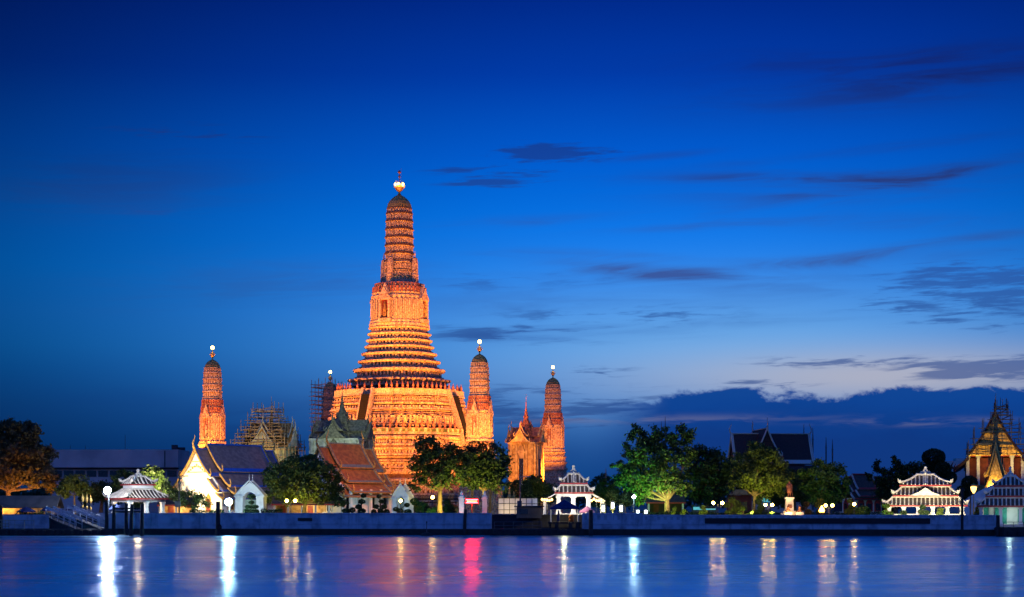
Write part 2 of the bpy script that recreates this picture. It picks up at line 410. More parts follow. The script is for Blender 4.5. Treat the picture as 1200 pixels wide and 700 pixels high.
# ------------------------------------------------------------------ ground, water
mb = MB(); mb.add([(-3000, 302, GZ), (3000, 302, GZ), (9000, 12000, GZ), (-9000, 12000, GZ)], [(0, 1, 2, 3)])
tag(mb.build('ground', 'pave'), 'paved temple bank behind the river wall', 'ground', kind='structure')
def water_mat():
    m = bpy.data.materials.new('river_water'); m.use_nodes = True
    t = m.node_tree; n = NT(t); t.nodes.remove(t.nodes['Principled BSDF'])
    g = n.n('ShaderNodeNewGeometry'); sx = n.n('ShaderNodeSeparateXYZ'); t.links.new(g.outputs['Position'], sx.inputs[0])
    def uv(a, b): return n.comb(n.m('MULTIPLY', sx.outputs[0], a), n.m('MULTIPLY', sx.outputs[1], b))
    a = n.noise(uv(.05, .035), 1.0, 3, .5, .4); c = n.noise(uv(.20, .13), 1.0, 4, .6, .5); d = n.noise(uv(.5, 1.3), 1.0, 2, .5)
    e = n.noise(uv(.014, .055), 1.0, 5, .62, .6)
    h = n.m('ADD', n.m('ADD', n.m('MULTIPLY', a, 1.3), n.m('MULTIPLY', c, 1.7)), n.m('MULTIPLY', d, .40))
    bn = n.n('ShaderNodeBump'); bn.inputs['Strength'].default_value = 1.0; bn.inputs['Distance'].default_value = .5
    t.links.new(h, bn.inputs['Height'])
    sm = n.smooth(e, .36, .64)
    bn2 = n.n('ShaderNodeBump'); bn2.inputs['Strength'].default_value = .5; bn2.inputs['Distance'].default_value = .5; t.links.new(h, bn2.inputs['Height'])
    def gl(r0, r1, col, bn=bn):
        q = n.n('ShaderNodeBsdfGlossy'); q.inputs['Color'].default_value = col
        t.links.new(n.m('ADD', r0, n.m('MULTIPLY', sm, r1 - r0)), q.inputs['Roughness']); t.links.new(bn.outputs[0], q.inputs['Normal']); return q.outputs[0]
    def mixs(f, p, q):
        x = n.n('ShaderNodeMixShader'); n.put(x.inputs[0], f); t.links.new(p, x.inputs[1]); t.links.new(q, x.inputs[2]); return x.outputs[0]
    refl = mixs(n.m('ADD', .56, n.m('MULTIPLY', sm, .26)), gl(.34, .27, (.46, .86, 1, 1)), gl(.20, .15, (.88, .95, 1, 1), bn2))
    df = n.n('ShaderNodeBsdfDiffuse'); df.inputs['Color'].default_value = (.0, .44, .74, 1)
    fr = n.n('ShaderNodeFresnel'); fr.inputs['IOR'].default_value = 2.0; t.links.new(bn.outputs[0], fr.inputs['Normal'])
    o = [x for x in t.nodes if x.type == 'OUTPUT_MATERIAL'][0]
    t.links.new(mixs(n.m('MINIMUM', n.m('ADD', fr.outputs[0], .22), .93), df.outputs[0], refl), o.inputs[0])
    return m
M['water'] = water_mat()
mb = MB(); mb.add([(-2500, -300, 0), (2500, -300, 0), (2500, 306, 0), (-2500, 306, 0)], [(0, 1, 2, 3)])
tag(mb.build('river', 'water'), 'dark blue rippled river in front of the temple', 'water', kind='structure')

# ------------------------------------------------------------------ river wall
def YW(px): return 301.0 - 12.0 * (px - 100) / 1070.0
def wall_run(px0, px1, top, name, label, style):
    root = thing(name, label, 'river wall', (X(px0, YW(px0)), YW(px0), 0))
    a = Vector((X(px0, YW(px0)), YW(px0), 0)); b = Vector((X(px1, YW(px1)), YW(px1), 0)); d = b - a
    L = d.length; th = math.atan2(d.y, d.x)
    mb = MB(); mb.box((L / 2, .4, .68), (L, .8, .72)); mb.box((L / 2, .35, .15), (L, .9, .7))
    f = mb.build('tide_band', 'algae', root, rot=th)
    mb = MB(); mb.box((L / 2, .45, (1.03 + top) / 2), (L, .62, top - 1.03)); mb.box((L / 2, .40, 1.95), (L, .70, .22))
    mb.build('wall_face', 'wall_white', root, rot=th)
    mb = MB(); mb.box((L / 2, .45, top + .09), (L, .86, .18)); mb.build('coping', 'wall_white', root, rot=th)
    mb = MB(); n = max(2, int(L / 4.2))
    for i in range(n + 1):
        mb.box((min(max(i * L / n, .2), L - .2), .43, (2.06 + top) / 2), (.34, .74, top - 2.06 - .004))
    mb.build('pier', 'wall_white', root, rot=th)
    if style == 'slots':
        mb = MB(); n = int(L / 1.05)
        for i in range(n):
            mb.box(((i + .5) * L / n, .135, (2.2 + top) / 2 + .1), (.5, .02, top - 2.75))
        mb.build('balustrade_slot_shade', 'wall_shadow', root, rot=th)
    return root, th
r_, th_ = wall_run(114, 576, 3.5, 'river_wall', 'long plain white river wall along the left half of the bank', 'plain')
r2, t2_ = wall_run(682, 753, 3.5, 'river_wall', 'short white balustraded river wall right of the blue canopy landing', 'slots')
r3, t3_ = wall_run(753.05, 1168, 3.22, 'river_wall', 'long white river wall carrying dark banners on the right half', 'slots')
wall_run(-700, -22, 3.5, 'river_wall', 'white river wall continuing beyond the left edge', 'plain')
def banner(px0, px1, z0, z1, label):
    ya, yb = YW(px0), YW(px1); a = Vector((X(px0, ya), ya)); b = Vector((X(px1, yb), yb)); d = b - a
    mb = MB(); mb.box((d.length / 2, -.045, (z1 - z0) / 2), (d.length, .06, z1 - z0))
    for i in range(1, int(d.length / 6)): mb.box((i * 6.0, -.08, (z1 - z0) / 2), (.06, .02, z1 - z0))
    o = mb.build('wall_banner', 'banner', None, (a.x, a.y, z0), math.atan2(d.y, d.x)); tag(o, label, 'banner')
banner(826, 1090, 1.95, 2.85, 'very long black banner strip on the right river wall')
banner(349, 366, 2.35, 2.85, 'small dark sign plate on the plain left river wall')
# recessed quays behind the two pontoons
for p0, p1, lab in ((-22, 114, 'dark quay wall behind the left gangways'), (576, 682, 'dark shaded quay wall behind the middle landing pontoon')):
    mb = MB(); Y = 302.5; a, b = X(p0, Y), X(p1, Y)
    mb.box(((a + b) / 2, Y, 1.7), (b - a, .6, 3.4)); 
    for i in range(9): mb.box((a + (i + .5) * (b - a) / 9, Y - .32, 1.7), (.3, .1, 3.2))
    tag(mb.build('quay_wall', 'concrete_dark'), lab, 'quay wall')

# ------------------------------------------------------------------ redented tower geometry
LV = [1, .92, .83, .72, .58, .42]
def plan():
    P = []
    for k in range(6):
        P.append((LV[k], LV[5 - k]))
        if k < 5: P.append((LV[k + 1], LV[5 - k]))
    out = []
    for q in range(4):
        c, s_ = [(1, 0), (0, 1), (-1, 0), (0, -1)][q]
        out += [(x * c - y * s_, x * s_ + y * c) for x, y in P]
    return out
PLAN = plan()
def ring(R, z): return [(x * R, y * R, z) for x, y in PLAN]
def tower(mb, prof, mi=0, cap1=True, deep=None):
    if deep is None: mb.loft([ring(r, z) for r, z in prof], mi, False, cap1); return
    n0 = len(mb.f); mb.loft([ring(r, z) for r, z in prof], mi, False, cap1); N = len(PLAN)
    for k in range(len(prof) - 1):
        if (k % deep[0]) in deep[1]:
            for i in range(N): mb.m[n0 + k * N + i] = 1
def around(R, spacing, k=PLAN):
    n = len(k)
    for i in range(n):
        a, b = Vector(k[i]) * R, Vector(k[(i + 1) % n]) * R
        L = (b - a).length; m = max(1, round(L / spacing)); ang = math.atan2((b - a).y, (b - a).x)
        for j in range(m):
            p = a + (b - a) * ((j + .5) / m); yield p, ang, L / m
def blocks(mb, R, z0, z1, spacing, wf=.6, d=.35, mi=0, taper=.8):
    for p, ang, w_ in around(R, spacing):
        nrm = Vector((sin(ang), -cos(ang)))
        c = p + nrm * (d * .35)
        mb.box((c.x, c.y, (z0 + z1) / 2), (w_ * wf, d, z1 - z0), ang, mi, taper)
def tier(R, z0, z1, over=.06, rec=.05, lip=.02):
    h = z1 - z0
    return [(R * (1 + lip), z0), (R * (1 + lip), z0 + .14 * h), (R * (1 - rec), z0 + .2 * h), (R * (1 - rec), z0 + .52 * h),
            (R * (1 + over * .5), z0 + .62 * h), (R * (1 + over), z0 + .72 * h), (R * (1 + over), z0 + .86 * h), (R * (1 + over * .3), z0 + .93 * h), (R * (1 - rec), z1)]
BANDW = [1.3, .7, 1.0, .55, 1.5, .8, .6, 1.1]
def wallmould(R0, R1, z0, z1, n, amp):
    """a battered wall of n stacked mouldings of uneven height"""
    P = []; W_ = [BANDW[k % 8] for k in range(n)]; T_ = sum(W_); cum = 0.0
    for k in range(n):
        a = cum / T_; cum += W_[k]; wk = W_[k] / T_; ak = (.75 + .3 * W_[k])
        for t, o in ((0, 1.0), (.18, 1.0), (.26, .15), (.55, 0), (.66, .55), (.78, .7), (.9, .3)):
            q = a + t * wk; o *= ak; P.append((R0 + (R1 - R0) * q + amp * o, z0 + (z1 - z0) * q))
    P.append((R1, z1)); return P
def finial(mb, c, h, r, mi=0):
    mb.revolve([(r * .9, c[2]), (r, c[2] + .12 * h), (r * .55, c[2] + .22 * h), (r * .85, c[2] + .38 * h), (r * .7, c[2] + .55 * h), (r * .25, c[2] + .8 * h), (.02, c[2] + h)], 6, (c[0], c[1]), mi)

# ------------------------------------------------------------------ the great central tower
zz = lambda y: 5 + (592 - y) * .2095
rr = lambda hw: hw * .2095 / 1.09
ROT = radians(-90 - 27)
main = thing('temple_tower', 'tallest floodlit tiered temple tower in the centre', 'temple tower', (MC[0], MC[1], 0), ROT)
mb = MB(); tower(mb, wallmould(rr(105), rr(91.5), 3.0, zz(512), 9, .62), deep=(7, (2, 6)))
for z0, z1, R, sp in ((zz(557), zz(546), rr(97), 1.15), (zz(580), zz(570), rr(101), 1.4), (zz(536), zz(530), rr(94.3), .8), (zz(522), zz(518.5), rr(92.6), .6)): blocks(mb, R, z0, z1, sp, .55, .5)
mb.build('lower_terrace', ('ceramic', 'ceramic_shade'), main)
mb = MB(); tower(mb, [(rr(93.5), zz(512)), (rr(93.5), zz(510.5)), (rr(92.2), zz(510.4)), (rr(92.2), zz(505)), (rr(91), zz(504.8)), (rr(91), zz(509)), (rr(80), zz(509))])
bal = mb.build('balustrade', 'ceramic_pale', main)
def repeat(name, mbx, m_, parent, places):
    src = mbx.build(name, m_, parent)
    for k, (loc, rz) in enumerate(places):
        o = src if k == 0 else src.copy()
        if k: COL.objects.link(o); o.parent = parent
        o.location = loc; o.rotation_euler = (0, 0, rz)
mb = MB(); finial(mb, (0, 0, 0), 1.9, .36)
repeat('balustrade_finial', mb, 'ceramic_red', bal, [((p.x, p.y, zz(505)), a) for p, a, L in around(rr(91.6), 2.3)])
mb = MB(); mb.box((0, 0, 0), (1.15, .14, .7))
repeat('balustrade_panel', mb, 'green_tile', bal, [((p.x + sin(a) * .05, p.y - cos(a) * .05, zz(507.6)), a) for p, a, L in around(rr(92.5), 2.3)])
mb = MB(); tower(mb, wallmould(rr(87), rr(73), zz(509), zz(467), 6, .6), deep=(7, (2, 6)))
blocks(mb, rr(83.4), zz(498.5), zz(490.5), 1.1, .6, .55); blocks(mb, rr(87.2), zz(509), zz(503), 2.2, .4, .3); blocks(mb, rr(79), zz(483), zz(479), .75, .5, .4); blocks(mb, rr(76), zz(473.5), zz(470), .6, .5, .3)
mb.build('middle_terrace', ('ceramic', 'ceramic_shade'), main)
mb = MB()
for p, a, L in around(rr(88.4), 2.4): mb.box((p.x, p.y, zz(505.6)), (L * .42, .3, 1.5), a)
mb.build('shadow_niche', 'shade_stone', main)
mb = MB(); tower(mb, [(rr(77), zz(467)), (rr(77), zz(465.8)), (rr(76), zz(465.7)), (rr(76), zz(459.5)), (rr(74.8), zz(459.3)), (rr(74.8), zz(464)), (rr(55), zz(464))])
bal = mb.build('balustrade', 'ceramic_pale', main)
mb = MB(); finial(mb, (0, 0, 0), 1.75, .34)
repeat('balustrade_finial', mb, 'ceramic_red', bal, [((p.x, p.y, zz(459.5)), a) for p, a, L in around(rr(75.4), 1.9)])
mb = MB(); tower(mb, [(rr(53), zz(464)), (rr(51.5), zz(453))]); 
mb.build('guardian_gallery', 'ceramic_shade', main)
mb = MB(); blocks(mb, rr(53), zz(464), zz(453.5), 1.5, .42, .7, 0, .6)
mb.build('guardian_figure_row', 'ceramic_red', main)
TIERS = [(454, 445, 60), (445, 432.5, 53.5), (432.5, 423, 48), (423, 414, 44), (414, 406, 40.5), (406, 398.5, 38.6), (398.5, 391, 37), (391, 384, 35.6)]
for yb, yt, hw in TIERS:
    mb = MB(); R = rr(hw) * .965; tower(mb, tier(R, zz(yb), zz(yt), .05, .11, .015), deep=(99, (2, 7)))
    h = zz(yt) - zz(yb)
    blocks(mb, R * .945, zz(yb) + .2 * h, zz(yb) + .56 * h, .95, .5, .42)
    mb.build('stepped_tier', ('ceramic', 'ceramic_shade'), main)
    mb = MB(); blocks(mb, R * 1.02, zz(yb) + .73 * h, zz(yb) + .9 * h, .7, .55, .22)
    mb.build('tier_frieze', 'ceramic_pale', main)
# body with niches
mb = MB(); tower(mb, [(rr(35.5), zz(384)), (rr(35.5), zz(381)), (rr(34), zz(380)), (rr(34.5), zz(378)), (rr(33), zz(376)), (rr(32), zz(352)), (rr(33.3), zz(350)), (rr(33.3), zz(348.4)), (rr(31), zz(347)), (rr(32.5), zz(345)), (rr(30.5), zz(343)), (rr(31.5), zz(341)), (rr(29), zz(338)), (rr(29.5), zz(336)), (rr(27.5), zz(333)), (rr(20), zz(332.6))])
mb.build('niche_storey', 'ceramic_pale', main)
mb = MB(); blocks(mb, rr(31), zz(345), zz(338), .8, .5, .5); blocks(mb, rr(28.6), zz(338), zz(333.5), .8, .5, .4)
mb.build('upper_frieze', 'ceramic_red', main)
mb = MB(); blocks(mb, rr(33.5), zz(376), zz(353), .55, .3, .24, 0, 1)
mb.build('pilaster_row', 'ceramic_pale', main)
for q in range(4):
    a = q * pi / 2; R = rr(33.5)
    mb = MB()
    mb.box((R + .35, 1.25, zz(364)), (1.1, .5, zz(354) - zz(376))); mb.box((R + .35, -1.25, zz(364)), (1.1, .5, zz(354) - zz(376)))
    mb.box((R + .35, 0, zz(378.2)), (1.3, 3.4, 1.0)); mb.box((R + .35, 0, zz(353.4)), (1.3, 3.4, .5))
    mb.extrude([(R - .2, -1.8, zz(352)), (R - .2, 1.8, zz(352)), (R - .2, .9, zz(347)), (R - .2, 0, zz(340))], (1.15, 0, 0))
    mb.extrude([(R - .2, -1.2, zz(347)), (R - .2, 1.2, zz(347)), (R - .2, 0, zz(335))], (.8, 0, 0))
    nb_ = mb.build('niche', 'ceramic', main, rot=a)
    mb = MB(); mb.box((R + .12, 0, zz(364.5)), (.3, 1.9, zz(354.5) - zz(375))); mb.build('niche_recess', 'niche_red', nb_)
    mb = MB(); mb.box((R + .45, 0, zz(371)), (.5, .9, 1.2)); mb.revolve([(.4, zz(368)), (.5, zz(365)), (.25, zz(361)), (.28, zz(359.5)), (.05, zz(356.5))], 8, (R + .5, 0)); mb.build('niche_statue', 'old_gold', nb_)
    # turret on each face of the upper platform
    mb = MB(); tr = rr(23)
    for k in (1,):
        P = [(.95, zz(338)), (.95, zz(334)), (.8, zz(333)), (.72, zz(325)), (.78, zz(323.8)), (.68, zz(322)), (.66, zz(310)), (.5, zz(304.5)), (.12, zz(302.5))]
        mb.loft([[(x * r * 1.05 + tr, y * r * 1.05, z) for x, y in PLAN] for r, z in P])
    finial(mb, (tr, 0, zz(302.8)), 1.6, .22)
    mb.build('face_turret', 'ceramic', main, rot=a)
    # steep stair of each face
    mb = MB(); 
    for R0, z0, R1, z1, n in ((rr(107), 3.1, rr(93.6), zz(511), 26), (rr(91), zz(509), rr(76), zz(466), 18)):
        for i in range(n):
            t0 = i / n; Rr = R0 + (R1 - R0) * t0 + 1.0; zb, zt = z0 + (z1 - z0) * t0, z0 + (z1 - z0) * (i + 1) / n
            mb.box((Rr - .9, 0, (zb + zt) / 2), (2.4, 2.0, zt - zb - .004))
    mb.build('stair', 'shade_stone', main, rot=a)
    for sgn in (-1, 1):
        mb = MB()
        for R0, z0, R1, z1 in ((rr(107), 3.1, rr(93.6), zz(507.5)), (rr(91), zz(509), rr(76), zz(461))):
            y0 = 1.02 * sgn; y1 = 1.6 * sgn; d = .7
            mb.extrude([(R0 - 2.2, y0, z0), (R0 + d, y0, z0), (R0 + d, y0, z0 + 1.4), (R1 + d - .3, y0, z1 + .6), (R1 - 1.2, y0, z1 + .6)], (0, y1 - y0, 0))
            finial(mb, (R0 + d - .4, (y0 + y1) / 2, z0 + 1.3), 1.6, .35)
        mb.build('stair_parapet', 'ceramic_pale', main, rot=a)
# upper spire
prof = [(rr(22), zz(333)), (rr(21.5), zz(330)), (rr(18.5), zz(329)), (rr(19.5), zz(326)), (rr(17), zz(325)), (rr(17), zz(319)), (rr(18.6), zz(318)), (rr(16.4), zz(317)), (rr(16.4), zz(310)), (rr(18.3), zz(308.5)), (rr(16.6), zz(307))]
hs = [(307, 17.6), (297.5, 17.5), (288, 17.3), (278.5, 17.1), (269, 16.8), (259.5, 16.4), (250.5, 15.8), (244, 14.8)]
for k in range(len(hs) - 1):
    (ya, ha), (yb, hb) = hs[k], hs[k + 1]
    prof += [(rr(ha) * .985, zz(ya) + .02), (rr(ha) * .985, zz(ya - 1.1)), (rr(ha) * .88, zz(ya - 1.8)), (rr(hb) * .88, zz(yb + 2.4)), (rr(hb) * 1.01, zz(yb + 1.4)), (rr(hb) * 1.01, zz(yb) - .02)]
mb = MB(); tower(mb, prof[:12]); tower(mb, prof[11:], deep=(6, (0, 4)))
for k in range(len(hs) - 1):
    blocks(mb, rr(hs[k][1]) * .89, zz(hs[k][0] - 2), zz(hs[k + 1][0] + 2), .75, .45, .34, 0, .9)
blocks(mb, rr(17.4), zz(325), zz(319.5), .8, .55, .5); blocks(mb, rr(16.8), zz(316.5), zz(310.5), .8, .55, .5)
mb.build('upper_spire', ('ceramic', 'ceramic_shade'), main)
mb = MB(); tower(mb, [(rr(14.6), zz(244)), (rr(13.6), zz(240)), (rr(11.8), zz(236.5)), (rr(9), zz(233.4)), (rr(5.6), zz(230.6)), (rr(2.6), zz(229)), (rr(1.6), zz(227.4))])
mb.build('spire_cap', 'cap_tile', main)
mb = MB(); c0 = zz(228)
mb.revolve([(.35, c0), (.22, c0 + .5), (.9, c0 + 1.1), (1.15, c0 + 1.7), (.5, c0 + 2.2), (.2, c0 + 2.6)], 10)
for i in range(6):
    a = i * pi / 3; mb.tube([(.6 * cos(a), .6 * sin(a), c0 + 1.2), (1.3 * cos(a), 1.3 * sin(a), c0 + 1.9), (1.15 * cos(a), 1.15 * sin(a), c0 + 2.6), (.8 * cos(a), .8 * sin(a), c0 + 3.4)], [.14, .14, .1, .03], 5)
crown = mb.build('crown_finial', 'gold', main)
mb = MB(); mb.revolve([(.12, c0 + 2.4), (.1, c0 + 4.1), (.34, c0 + 4.3), (.1, c0 + 4.7), (.1, c0 + 5.1), (.45, c0 + 5.4), (.2, c0 + 5.9), (.02, zz(201.5))], 8)
mb.tube([(-.85, 0, c0 + 2.5), (-.85, 0, c0 + 6.6)], .035, 4)
mb.build('trident_spike', 'bronze', crown)
for i in range(5):
    a = i * 2 * pi / 5 + .3; mb = MB(); mb.ball((.95 * cos(a), .95 * sin(a), c0 + 2.45), .34, 0, 8, 5); mb.build('spire_lamp', 'bulb_top', crown)

# ------------------------------------------------------------------ four corner towers
def make_minor():
    root = thing('corner_tower', 'x', 'temple tower', (0, 0, 0), radians(-90 - 22))
    mb = MB(); P = []
    P += wallmould(4.6, 3.5, 3.0, 13, 4, .3)[:-1]
    tower(mb, P + [(3.5, 13)])
    P = []
    zs = [13, 14.8, 16.4, 17.8, 19.0]; Rs = [3.35, 3.2, 3.0, 2.85, 2.7]
    for k in range(4): P += tier(Rs[k], zs[k], zs[k + 1], .07, .05)
    tower(mb, P)
    for k in range(4): blocks(mb, Rs[k] * .95, zs[k] + .3, zs[k] + .95, .6, .5, .25)
    for k in range(3): blocks(mb, 4.5 - k * .3, 4.2 + k * 2.5, 5.4 + k * 2.5, .8, .5, .35)
    mb.build('tower_base', 'ceramic', root)
    mb = MB(); tower(mb, [(2.85, 19), (2.85, 19.5), (2.55, 19.7), (2.45, 20.2), (2.3, 25.2), (2.5, 25.5), (2.5, 25.9), (2.3, 26.1), (2.4, 26.6), (2.2, 26.9), (2.3, 27.3), (2.15, 27.6), (2.25, 28.2), (2.1, 28.5), (2.2, 29.1), (2.0, 29.4)])
    blocks(mb, 2.42, 20.3, 25.2, .4, .4, .2, 0, 1); mb.build('niche_storey', 'ceramic_pale', root)
    mb = MB(); blocks(mb, 2.28, 26.0, 27.4, .5, .55, .35); blocks(mb, 2.15, 27.6, 29.0, .5, .55, .3); mb.build('frieze', 'ceramic_red', root)
    for q in range(4):
        mb = MB(); R = 2.5
        for y in (-.75, .75): mb.box((R, y, 22.5), (.7, .28, 4.6))
        mb.box((R, 0, 20.2), (.8, 1.9, .35)); mb.box((R, 0, 24.9), (.8, 1.9, .25))
        mb.extrude([(R - .4, -1.1, 25.05), (R - .4, 1.1, 25.05), (R - .4, .5, 26.2), (R - .4, 0, 28)], (.8, 0, 0))
        n_ = mb.build('niche', 'ceramic', root, rot=q * pi / 2)
        mb = MB(); mb.box((R - .08, 0, 22.6), (.3, 1.2, 4.3)); mb.build('niche_recess', 'niche_red', n_)
        mb = MB(); mb.revolve([(.36, 20.4), (.3, 21.2), (.34, 22.0), (.16, 22.5), (.17, 22.9), (.03, 23.5)], 8, (R + .22, 0)); mb.build('niche_statue', 'ceramic_pale', n_)
    hs = [(29.4, 2.05), (30.9, 2.04), (32.4, 2.0), (33.8, 1.95), (35.2, 1.85), (36.4, 1.68)]
    P = []
    for k in range(5):
        (za, ra), (zb, rb) = hs[k], hs[k + 1]
        P += [(ra * 1.03, za + .01), (ra * 1.03, za + .18), (ra * .90, za + .28), (rb * .90, zb - .34), (rb * 1.05, zb - .2), (rb * 1.05, zb - .01)]
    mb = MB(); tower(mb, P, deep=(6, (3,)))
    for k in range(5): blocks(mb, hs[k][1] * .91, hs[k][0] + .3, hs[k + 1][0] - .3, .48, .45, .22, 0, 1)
    mb.build('upper_spire', ('ceramic_pale', 'ceramic_shade'), root)
    mb = MB(); tower(mb, [(1.68, 36.4), (1.5, 37.0), (1.15, 37.6), (.7, 38.0), (.25, 38.25)]); mb.build('spire_cap', 'cap_tile', root)
    mb = MB(); mb.revolve([(.22, 38.2), (.12, 38.6), (.5, 39.1), (.42, 39.6), (.12, 40.0), (.1, 40.6)], 8)
    for i in range(4):
        a = i * pi / 2; mb.tube([(.3 * cos(a), .3 * sin(a), 39.0), (.65 * cos(a), .65 * sin(a), 39.5), (.4 * cos(a), .4 * sin(a), 40.1)], [.08, .07, .02], 4)
    c = mb.build('crown_finial', 'gold', root)
    mb = MB(); mb.ball((0, 0, 41.0), .42, 0, 8, 5); mb.build('spire_lamp', 'bulb_top', c)
    return root
proto = make_minor()
MLAB = ['leftmost slender orange tower, standing behind the left gabled hall', 'corner tower wrapped in scaffolding just left of the great tower',
        'slender bright tower touching the right flank of the great tower', 'reddish slender tower furthest right, beside the ochre spired hall']
for i, (px, Y, k) in enumerate(MINOR):
    o = proto if i == 0 else copy_tree(proto)
    o.location = (X(px, Y), Y, 0); o['label'] = MLAB[i]; o['group'] = 'corner towers round the great tower'

# ------------------------------------------------------------------ scaffolds
def scaffold(name, label, loc, rot, levels, r=.07, mat_='bamboo', deck='bamboo', step=1.8, extra=None):
    """levels: list of (z, half width x, half width y)"""
    root = thing(name, label, 'scaffolding', loc, rot)
    mb = MB(); rnd = random.Random(hash(name + label) % 999 if False else len(label))
    for (z0, a0, b0), (z1, a1, b1) in zip(levels[:-1], levels[1:]):
        nx = max(2, int(2 * a0 / step)); ny = max(2, int(2 * b0 / step))
        for i in range(nx + 1):
            x = -a0 + 2 * a0 * i / nx
            for y in (-b0, b0): mb.tube([(x, y, z0 - .2), (x + rnd.uniform(-.1, .1), y, z1 + rnd.uniform(.2, 1.3))], r, 4)
        for j in range(1, ny):
            y = -b0 + 2 * b0 * j / ny
            for x in (-a0, a0): mb.tube([(x, y, z0 - .2), (x, y, z1 + rnd.uniform(.2, 1.0))], r, 4)
        if rnd.random() < .6:
            for y in (-b0, b0): mb.tube([(-a0, y, z0), (a0, y, z1)], r * .8, 4)
    mb.build('pole_lattice', mat_, root)
    mb = MB()
    for (z0, a0, b0), (z1, a1, b1) in zip(levels[:-1], levels[1:]):
        for z in (z0, (z0 + z1) / 2):
            e = rnd.uniform(.2, .9)
            for y in (-b0, b0): mb.tube([(-a0 - e, y, z), (a0 + e * .7, y, z)], r * .9, 4)
            for x in (-a0, a0): mb.tube([(x, -b0 - e, z), (x, b0 + e, z)], r * .9, 4)
    mb.build('ledger_pole', mat_, root)
    for k, (z0, a0, b0) in enumerate(levels[1:-1]):
        mb = MB(); 
        for s_ in (-1, 1): mb.box((rnd.uniform(-.3, .3), s_ * (b0 - .35), z0 + .1), (2 * a0 * rnd.uniform(.75, 1.08), .7, .12))
        for s_ in (-1, 1): mb.box((s_ * (a0 - .35), 0, z0 + .12), (.7, 2 * b0 - 1.5, .1))
        mb.build('plank_deck', deck, root)
    return root

# ------------------------------------------------------------------ Thai hall roofs
def curve(y0, z0, y1, z1, sag, n=6):
    return [(y0 + (y1 - y0) * t, z0 + (z1 - z0) * t - sag * sin(pi * t)) for t in [i / n for i in range(n + 1)]]
def slab(mb, cv, x0, x1, th, sgn, off=0.0, mi=0):
    rings = []
    for y, z in cv:
        rings.append([(x0, sgn * y, z + off), (x1, sgn * y, z + off), (x1, sgn * y, z + off - th), (x0, sgn * y, z + off - th)])
    mb.loft(rings, mi, True, True)
def horn(mb, p, d, h, r):
    """curved roof-end horn leaning toward d"""
    pts = [(p[0] + d[0] * h * a, p[1] + d[1] * h * a, p[2] + h * b) for a, b in ((0, -.05), (.16, .2), (.22, .42), (.1, .66), (-.02, .85), (.04, 1.05))]
    mb.tube(pts, [r, r * 1.15, r * .9, r * .6, r * .4, .02], 5)
def thai_roof(root, segs, tiers, mats, rot=0.0, dz=0.0, th=.22, gable=True, border=.4, horns=True):
    """segs: (x0,x1,dz) ; tiers: (y0,z0,y1,z1,overhang)"""
    field, bord, barge, ped = mats
    for (x0, x1, sd) in segs:
        mbf, mbb, mg2 = MB(), MB(), {-1: MB(), 1: MB()}
        for k, (y0, z0, y1, z1, ov) in enumerate(tiers):
            cv = curve(y0, z0 + sd, y1, z1 + sd, .09 * (z0 - z1))
            a, b = x0 - ov, x1 + ov
            for s_ in (-1, 1):
                slab(mbf, cv, a, b, th, s_, -.002 * k)
                n = len(cv)
                low = curve(y0, z0 + sd, y1, z1 + sd, .09 * (z0 - z1), 24)
                slab(mbb, low[20:], a + .01, b - .01, .03, s_, .035)
                for xa, xb in ((a + .012, a + border), (b - border, b - .012)): slab(mbb, cv[:], xa, xb, .03, s_, .030)
                for xe, dr in ((a, -1), (b, 1)):
                    mbg = mg2[dr]
                    mbg.tube([(xe + dr * .08, s_ * y, z + .06) for y, z in cv], .2, 5)
                    if horns: horn(mbg, (xe + dr * .05, s_ * y1, z1 + sd + .1), (0, s_ * .9), 1.5 if k else 1.3, .17)
            if k == 0:
                for xe, dr in ((a, -1), (b, 1)):
                    mbg = mg2[dr]
                    if horns: horn(mbg, (xe + dr * .05, 0, z0 + sd + .1), (dr * .8, 0), 2.6, .2)
                mbb.tube([(a, 0, z0 + sd + .12), (b, 0, z0 + sd + .12)], .16, 6)
        mbf.build('roof', field, root, (0, 0, dz), rot); mbb.build('roof_border', bord, root, (0, 0, dz), rot)
        for mbg in mg2.values(): mbg.build('bargeboard', barge, root, (0, 0, dz), rot)
        if gable:
            y0, z0, y1, z1, ov = tiers[0]
            for xe, dr in ((x0 - ov + .45, 1), (x1 + ov - .45, -1)):
                cv = curve(y0, z0 + sd - .25, y1 - .1, z1 + sd - .15, .09 * (z0 - z1))
                poly = [(xe, y, z) for y, z in cv] + [(xe, -y, z) for y, z in reversed(cv[1:])]
                mb = MB(); mb.extrude(poly, (dr * .25, 0, 0)); pd = mb.build('pediment', ped, root, (0, 0, dz), rot)
                mb = MB(); hh = z0 - z1
                for t in (.15, .35, .55):
                    wv = (y1 - .1) * (1 - t) * .78; mb.tube([(xe - dr * .05, -wv, z1 + sd + hh * t), (xe - dr * .05, wv, z1 + sd + hh * t)], .09, 5)
                for i in range(9):
                    t = .1 + .07 * (i % 4); yy = (i - 4) * y1 * .13; mb.ball((xe - dr * .08, yy, z1 + sd + hh * (.12 + .3 * (1 - abs(i - 4) / 5))), .2, 0, 6, 4)
                mb.build('gable_ornament', 'gold' if ped != 'tile_maroon' else 'tile_maroon', pd)
